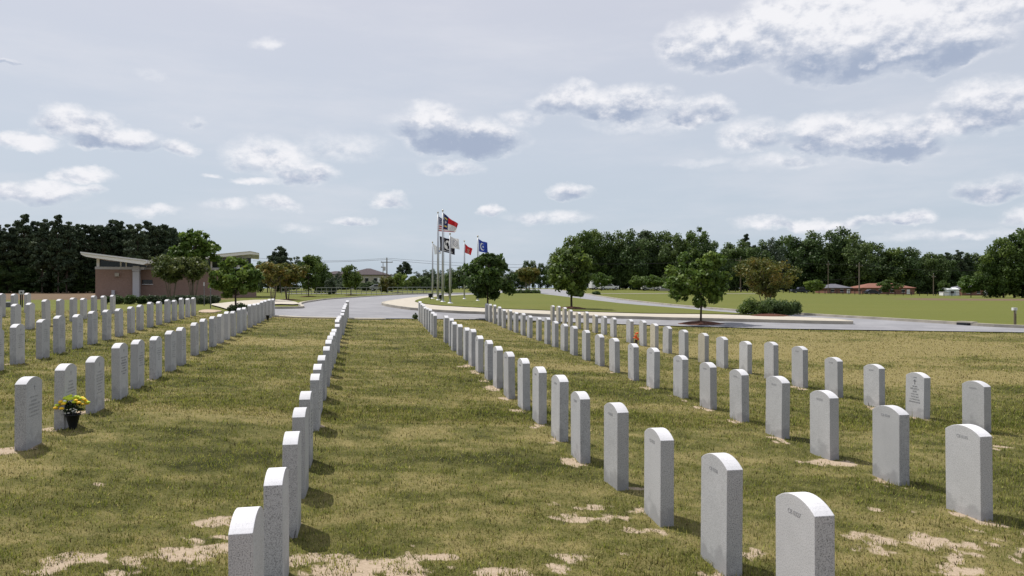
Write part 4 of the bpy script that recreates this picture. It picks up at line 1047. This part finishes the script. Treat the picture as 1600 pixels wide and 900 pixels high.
mb = MB(); mb.lathe([(.001, 0), (1.3*k, 0), (1.3*k, .02), (.001, .02)], 14); o = mb.build('round_plate', M['black'], e, (.6*k, -.055, hh+3.2*k)); o.rotation_euler.x = R(-90)
tag(e, 'grey sign board with dark round plate on twin posts at far left', 'sign')
p = spot(11.5, 480); k = p[1]/F; mb = MB(); mb.box(-5*k, 5*k, -.15, .25, -.05, 7*k); mb.box(-5.4*k, 5.4*k, -.18, .28, 7*k, 8.2*k, 1)
tag(mb.build('stone_box', [M['box'], M['trim']], None, p), 'low dark stone box beside the sign board at far left', 'stone box')
for px, fy, ty, lab in [(319, 478, 441, 'thin grey signpost, left of two beside the bushy tree'), (329, 482, 444, 'thin grey signpost, right of two beside the bushy tree')]:
    p = spot(px, fy); hh = height(ty, p); e = empty('signpost', p); mb = MB(); mb.box(-.018, .018, -.015, .015, -.2, hh); mb.build('post', M['box'], e)
    mb = MB(); mb.box(-.03, .03, -.025, -.016, hh-.2, hh); mb.build('plate', M['trim'], e); tag(e, lab, 'signpost')
def cone_vase(h, r, m, loc):
    mb = MB(); mb.lathe([(r*.35, -.05), (r*.4, 0), (r*.9, h), (r, h), (r*.98, h-.008), (r*.85, h-.01)], 18, mi=0); return mb
yy = (669-450)
p = spot(114, 671); e = empty('flower_pot', p)
cone_vase(.155, .075, None, p).build('vase', M['black'], e, smooth=True)
r_ = np.random.default_rng(77); cen = [(r_.normal(0, .05), r_.normal(0, .05), .19+r_.random()*.08) for _ in range(20)]
v, c = leaf_quads(cen, [.045]*20, 420, .013, r_, [(.015,.03,.012),(.03,.055,.015),(.05,.09,.02)], .8, .5); link('foliage', raw_mesh('foliage', v, 4, c, M['leaf']), e)
mb = MB()
for k in range(10):
    a = k*.63+.2; mb.tube([(0, 0, .13), (math.cos(a)*.07, math.sin(a)*.05, .17+.03*(k % 3)), (math.cos(a)*(.12+.02*(k % 2)), math.sin(a)*.09, .155+.035*(k % 3))], [.003, .004, .002], 4)
mb.build('stem', M['black'], e)
def blossom(mb, c, r, n=9):
    mb.lathe([(.001, -r*.5), (r*.8, -r*.3), (r, 0), (r*.75, r*.4), (r*.3, r*.62), (.001, r*.6)], n, c)
yel = mat('orange_yellow_petals', (.88, .55, .03), .6); lime = mat('lime_petals', (.50, .60, .04), .6); wht = mat('white_petals', (.72, .72, .68), .6)
r2 = random.Random(9)
for k in range(46):
    a = r2.random()*6.28; q = r2.random()**.5*.165; z = .235+.095*(1-(q/.165)**2)+r2.uniform(-.02, .025)
    m_ = lime if q < .085 or k % 5 == 0 else yel; 
    if k in (3,): m_ = wht
    mb = MB(); blossom(mb, (math.cos(a)*q, math.sin(a)*q*.75, z), r2.uniform(.018, .028)); mb.build('blossom', m_, e, smooth=True)
for k in range(11):
    mb = MB(); a = r2.uniform(3.6, 5.9); blossom(mb, (r2.uniform(-.07, .08), -.065-.02*r2.random(), .165+r2.random()*.06), .009, 7); mb.build('blossom', wht, e, smooth=True)
tag(e, 'black cone vase of yellow and white flowers in front of a headstone', 'flower pot')
p = spot(418.3, 500.5); tag(cone_vase(.17, .07, None, p).build('cone_vase', M['black'], None, p, smooth=True), 'empty black cone vase near the far end of the flower pot row', 'vase')
dO = ROWS['D']['d'][12]+.42; xo = (994-800)/F*dO; e = empty('flower_bunch', (xo, dO, z1(xo, dO)))
org = mat('orange_petals', (.80, .13, .03), .6); mb = MB(); mb.tube([(0, 0, -.02), (0, 0, .14)], [.03, .04], 8); mb.build('vase', M['bark'], e)
for k in range(16):
    mb = MB(); blossom(mb, (r2.uniform(-.06, .06), r2.uniform(-.06, .06), .12+r2.random()*.22), .033); mb.build('blossom', org, e, smooth=True)
tag(e, 'bunch of bright orange flowers between headstones of the third row right', 'flowers')

# ------------------------------------------------------------------ sky
w = bpy.data.worlds.new('World'); scene.world = w; w.use_nodes = True; nt_ = w.node_tree; nt_.nodes.clear()
SUNV = Vector((-.36, .36, .86)).normalized(); sel = math.asin(SUNV.z); saz = math.atan2(SUNV.x, SUNV.y)
def wn(t, **kw):
    n = nt_.nodes.new(t)
    for k, v in kw.items(): setattr(n, k, v)
    return n
def wl(a, b): nt_.links.new(a, b)
def wm(op, a, b=None, c=None, clamp=False):
    n = wn('ShaderNodeMath', operation=op, use_clamp=clamp)
    for i, v in enumerate((a, b, c)):
        if v is None: continue
        if isinstance(v, (int, float)): n.inputs[i].default_value = v
        else: wl(v, n.inputs[i])
    return n.outputs[0]
def wmix(f, a, b):
    n = wn('ShaderNodeMix', data_type='RGBA')
    for s, v in ((0, f), (6, a), (7, b)):
        if isinstance(v, (int, float)): n.inputs[s].default_value = v
        elif isinstance(v, tuple): n.inputs[s].default_value = (*v, 1)
        else: wl(v, n.inputs[s])
    return n.outputs[2]
def wmr(x, a, b, c=0.0, d=1.0, smooth_=True):
    n = wn('ShaderNodeMapRange'); n.interpolation_type = 'SMOOTHSTEP' if smooth_ else 'LINEAR'; wl(x, n.inputs[0])
    for i, v in enumerate((a, b, c, d)): n.inputs[i+1].default_value = v
    return n.outputs[0]
sky = wn('ShaderNodeTexSky'); sky.sky_type = 'NISHITA'; sky.sun_disc = False; sky.sun_elevation = sel; sky.sun_rotation = saz; sky.dust_density = 2.5; sky.air_density = 1.0
tc = wn('ShaderNodeTexCoord'); sx = wn('ShaderNodeSeparateXYZ'); wl(tc.outputs['Generated'], sx.inputs[0])
az = wm('ARCTAN2', sx.outputs[0], sx.outputs[1]); el = wm('ARCSINE', sx.outputs[2])
cmb = wn('ShaderNodeCombineXYZ'); wl(az, cmb.inputs[0]); wl(el, cmb.inputs[1])
def wnoise(scale, detail, rough, vec, off=(0, 0, 0), stretch=(1, 1, 1)):
    mp = wn('ShaderNodeMapping'); mp.inputs['Scale'].default_value = stretch; mp.inputs['Location'].default_value = off; wl(vec, mp.inputs[0])
    n = wn('ShaderNodeTexNoise'); n.inputs['Scale'].default_value = scale; n.inputs['Detail'].default_value = detail; n.inputs['Roughness'].default_value = rough
    wl(mp.outputs[0], n.inputs['Vector']); return n
wrp = wnoise(14, 5, .6, cmb.outputs[0], (2, 5, 0), (1, 1.5, 1))
vs_ = wn('ShaderNodeVectorMath', operation='SUBTRACT'); wl(wrp.outputs['Color'], vs_.inputs[0]); vs_.inputs[1].default_value = (.5, .5, .5)
vm = wn('ShaderNodeVectorMath', operation='MULTIPLY_ADD'); wl(vs_.outputs[0], vm.inputs[0]); vm.inputs[1].default_value = (.075, .042, 0); wl(cmb.outputs[0], vm.inputs[2])
warped = vm.outputs[0]
clouds = [ # x, y, half width, half height, strength, darkness
 (1118,72,88,48,1.0,.75),(1225,55,110,56,1.0,.6),(1345,85,150,48,1.0,1.1),(1450,80,110,44,1.0,1.1),(1500,25,140,40,.9,.5),(1340,20,130,45,.9,.2),
 (885,160,62,28,.85,.8),(965,168,90,30,.9,1.0),(1090,180,62,26,.95,.8),(820,190,40,18,.5,.4),(1010,195,90,18,.4,.5),
 (1185,212,64,32,.65,.6),(1300,208,85,38,.95,.8),(1390,222,90,34,.95,1.1),(1540,172,90,46,1.0,.8),(1460,200,50,22,.7,.5),(1230,255,80,18,.45,.7),
 (668,195,60,34,.85,1.2),(730,222,92,34,.95,1.35),(705,265,48,16,.55,.5),(640,200,50,28,.5,.6),
 (120,195,66,28,.85,.7),(190,222,78,22,.9,.8),(285,234,34,15,.7,.6),(40,222,70,14,.8,.3),
 (420,245,66,34,.7,.5),(470,270,56,24,.75,.7),(400,285,40,9,.7,.1),(530,230,80,26,.4,.4),
 (132,276,52,14,.85,.3),(60,297,86,22,.85,.6),(150,298,30,12,.6,.7),
 (884,298,38,19,.9,.7),(766,331,28,12,.9,.5),(610,317,36,13,.8,.4),(860,342,70,14,.6,.4),(335,275,18,6,.6,.2),
 (432,320,40,13,.65,.4),(352,325,34,12,.55,.5),(552,343,30,9,.7,.4),(478,355,40,9,.4,.4),(230,330,60,10,.5,.2),
 (1552,300,54,26,.65,.9),(1300,352,120,12,.7,.5),(1412,344,40,15,.8,.5),(1200,352,60,10,.6,.4),(1480,372,120,12,.5,.5),(1590,345,30,16,.6,.4),
 (420,68,36,12,.5,0),(238,118,24,13,.30,.9),(306,193,22,9,.40,1.4),(14,101,16,6,.45,1.6),(1100,255,60,10,.3,.5)]
grow = 1.12
D = None; Nn = None; Dn = None
for (cx_, cy_, hw, hh_, st_, dk) in clouds:
    a0 = math.atan((cx_-800)/F); e0 = math.atan((450-cy_)/math.hypot(F, cx_-800)); ks = math.cos(a0)**2
    sa = hw*1.22/F*ks; se = hh_*1.22/F*math.cos(a0)
    mp = wn('ShaderNodeMapping'); mp.inputs['Location'].default_value = (-a0/sa, -e0/se, 0); mp.inputs['Scale'].default_value = (1/sa, 1/se, 1); wl(warped, mp.inputs[0])
    s_ = wn('ShaderNodeSeparateXYZ'); wl(mp.outputs[0], s_.inputs[0])
    dyp = wm('MAXIMUM', s_.outputs[1], wm('MULTIPLY', s_.outputs[1], -1.3))
    r2_ = wm('ADD', wm('MULTIPLY', s_.outputs[0], s_.outputs[0]), wm('MULTIPLY', dyp, dyp))
    m_ = wm('MULTIPLY', wm('SUBTRACT', 1.0, r2_, clamp=True), st_)
    dd_ = wm('MULTIPLY', m_, wm('MULTIPLY', wmr(s_.outputs[1], .85, -.75), dk))
    D = m_ if D is None else wm('MAXIMUM', D, m_)
    Nn = dd_ if Nn is None else wm('ADD', Nn, dd_)
    Dn = m_ if Dn is None else wm('ADD', Dn, m_)
shade = wm('DIVIDE', Nn, wm('ADD', Dn, .02))
n1 = wnoise(30, 8, .62, cmb.outputs[0], (0, 0, 3), (1, 1.5, 1)).outputs['Fac']
n2 = wnoise(22, 6, .55, cmb.outputs[0], (0, -.0, 8), (1, 1.4, 1)).outputs['Fac']
n1u = wnoise(30, 5, .6, cmb.outputs[0], (0, -.018, 3), (1, 1.5, 1)).outputs['Fac']
dens = wm('MULTIPLY', D, wm('MULTIPLY_ADD', n1, 2.5, -.38))
cov = wmr(dens, .0, .72)
puff = wm('SUBTRACT', n1, n1u)     # lit relief of the billows
dark = wm('ADD', wm('MULTIPLY', wm('MULTIPLY', shade, wmr(D, .03, .55)), 1.30), wm('MULTIPLY_ADD', n2, -.8, .36))
dark = wm('ADD', dark, wm('MULTIPLY', puff, -1.8))
ccol = wmix(wm('MULTIPLY', wmr(dark, 0, 1.0), wm('MULTIPLY_ADD', n1, .9, .55), clamp=True), (9.0, 9.0, 9.35), (3.9, 4.55, 5.9))
# thin high veil
veiln = wnoise(2.6, 6, .6, cmb.outputs[0], (4, 1, 0), (1, 4.5, 1)).outputs['Fac']
grad = wmr(el, .02, .36, 0, 1, False)
veil = wmix(grad, (5.5, 6.45, 7.5), (6.7, 6.9, 7.75))
veil = wmix(wmr(veiln, .45, .72, 0, .45), veil, (7.6, 7.7, 8.3))
base = wmix(wm('MULTIPLY_ADD', veiln, .25, .74, clamp=True), sky.outputs[0], veil)
col = wmix(cov, base, ccol)
bg = wn('ShaderNodeBackground'); bg.inputs[1].default_value = 0.1; 
dt = wn('ShaderNodeVectorMath', operation='DOT_PRODUCT'); wl(tc.outputs['Generated'], dt.inputs[0]); dt.inputs[1].default_value = SUNV
fs_ = wmr(dt.outputs['Value'], -.5, .02, .50, 1.0)      # thin cloud scatters less light on the side away from the sun
sc_ = wn('ShaderNodeVectorMath', operation='SCALE'); wl(col, sc_.inputs[0]); wl(fs_, sc_.inputs['Scale']); wl(sc_.outputs[0], bg.inputs[0])
out = wn('ShaderNodeOutputWorld'); wl(bg.outputs[0], out.inputs[0])
w.cycles.sampling_method = 'MANUAL'; w.cycles.sample_map_resolution = 512
sun = bpy.data.lights.new('sun', 'SUN'); sun.energy = 4.4; sun.angle = R(.6); sun.color = (1, .95, .88)
so = bpy.data.objects.new('sun', sun); C.objects.link(so); so.rotation_euler = SUNV.to_track_quat('Z', 'Y').to_euler(); so.location = (0, 0, 50)
cam = bpy.data.cameras.new('camera'); cam.lens = F/1600*36; cam.sensor_width = 36; cam.clip_end = 5000; cam.clip_start = .05
co = bpy.data.objects.new('camera', cam); C.objects.link(co); co.location = (0, 0, ZC); co.rotation_euler = (R(90), 0, 0); scene.camera = co
scene.view_settings.view_transform = 'Standard'; scene.view_settings.look = 'None'; scene.view_settings.exposure = 0; scene.view_settings.gamma = 1
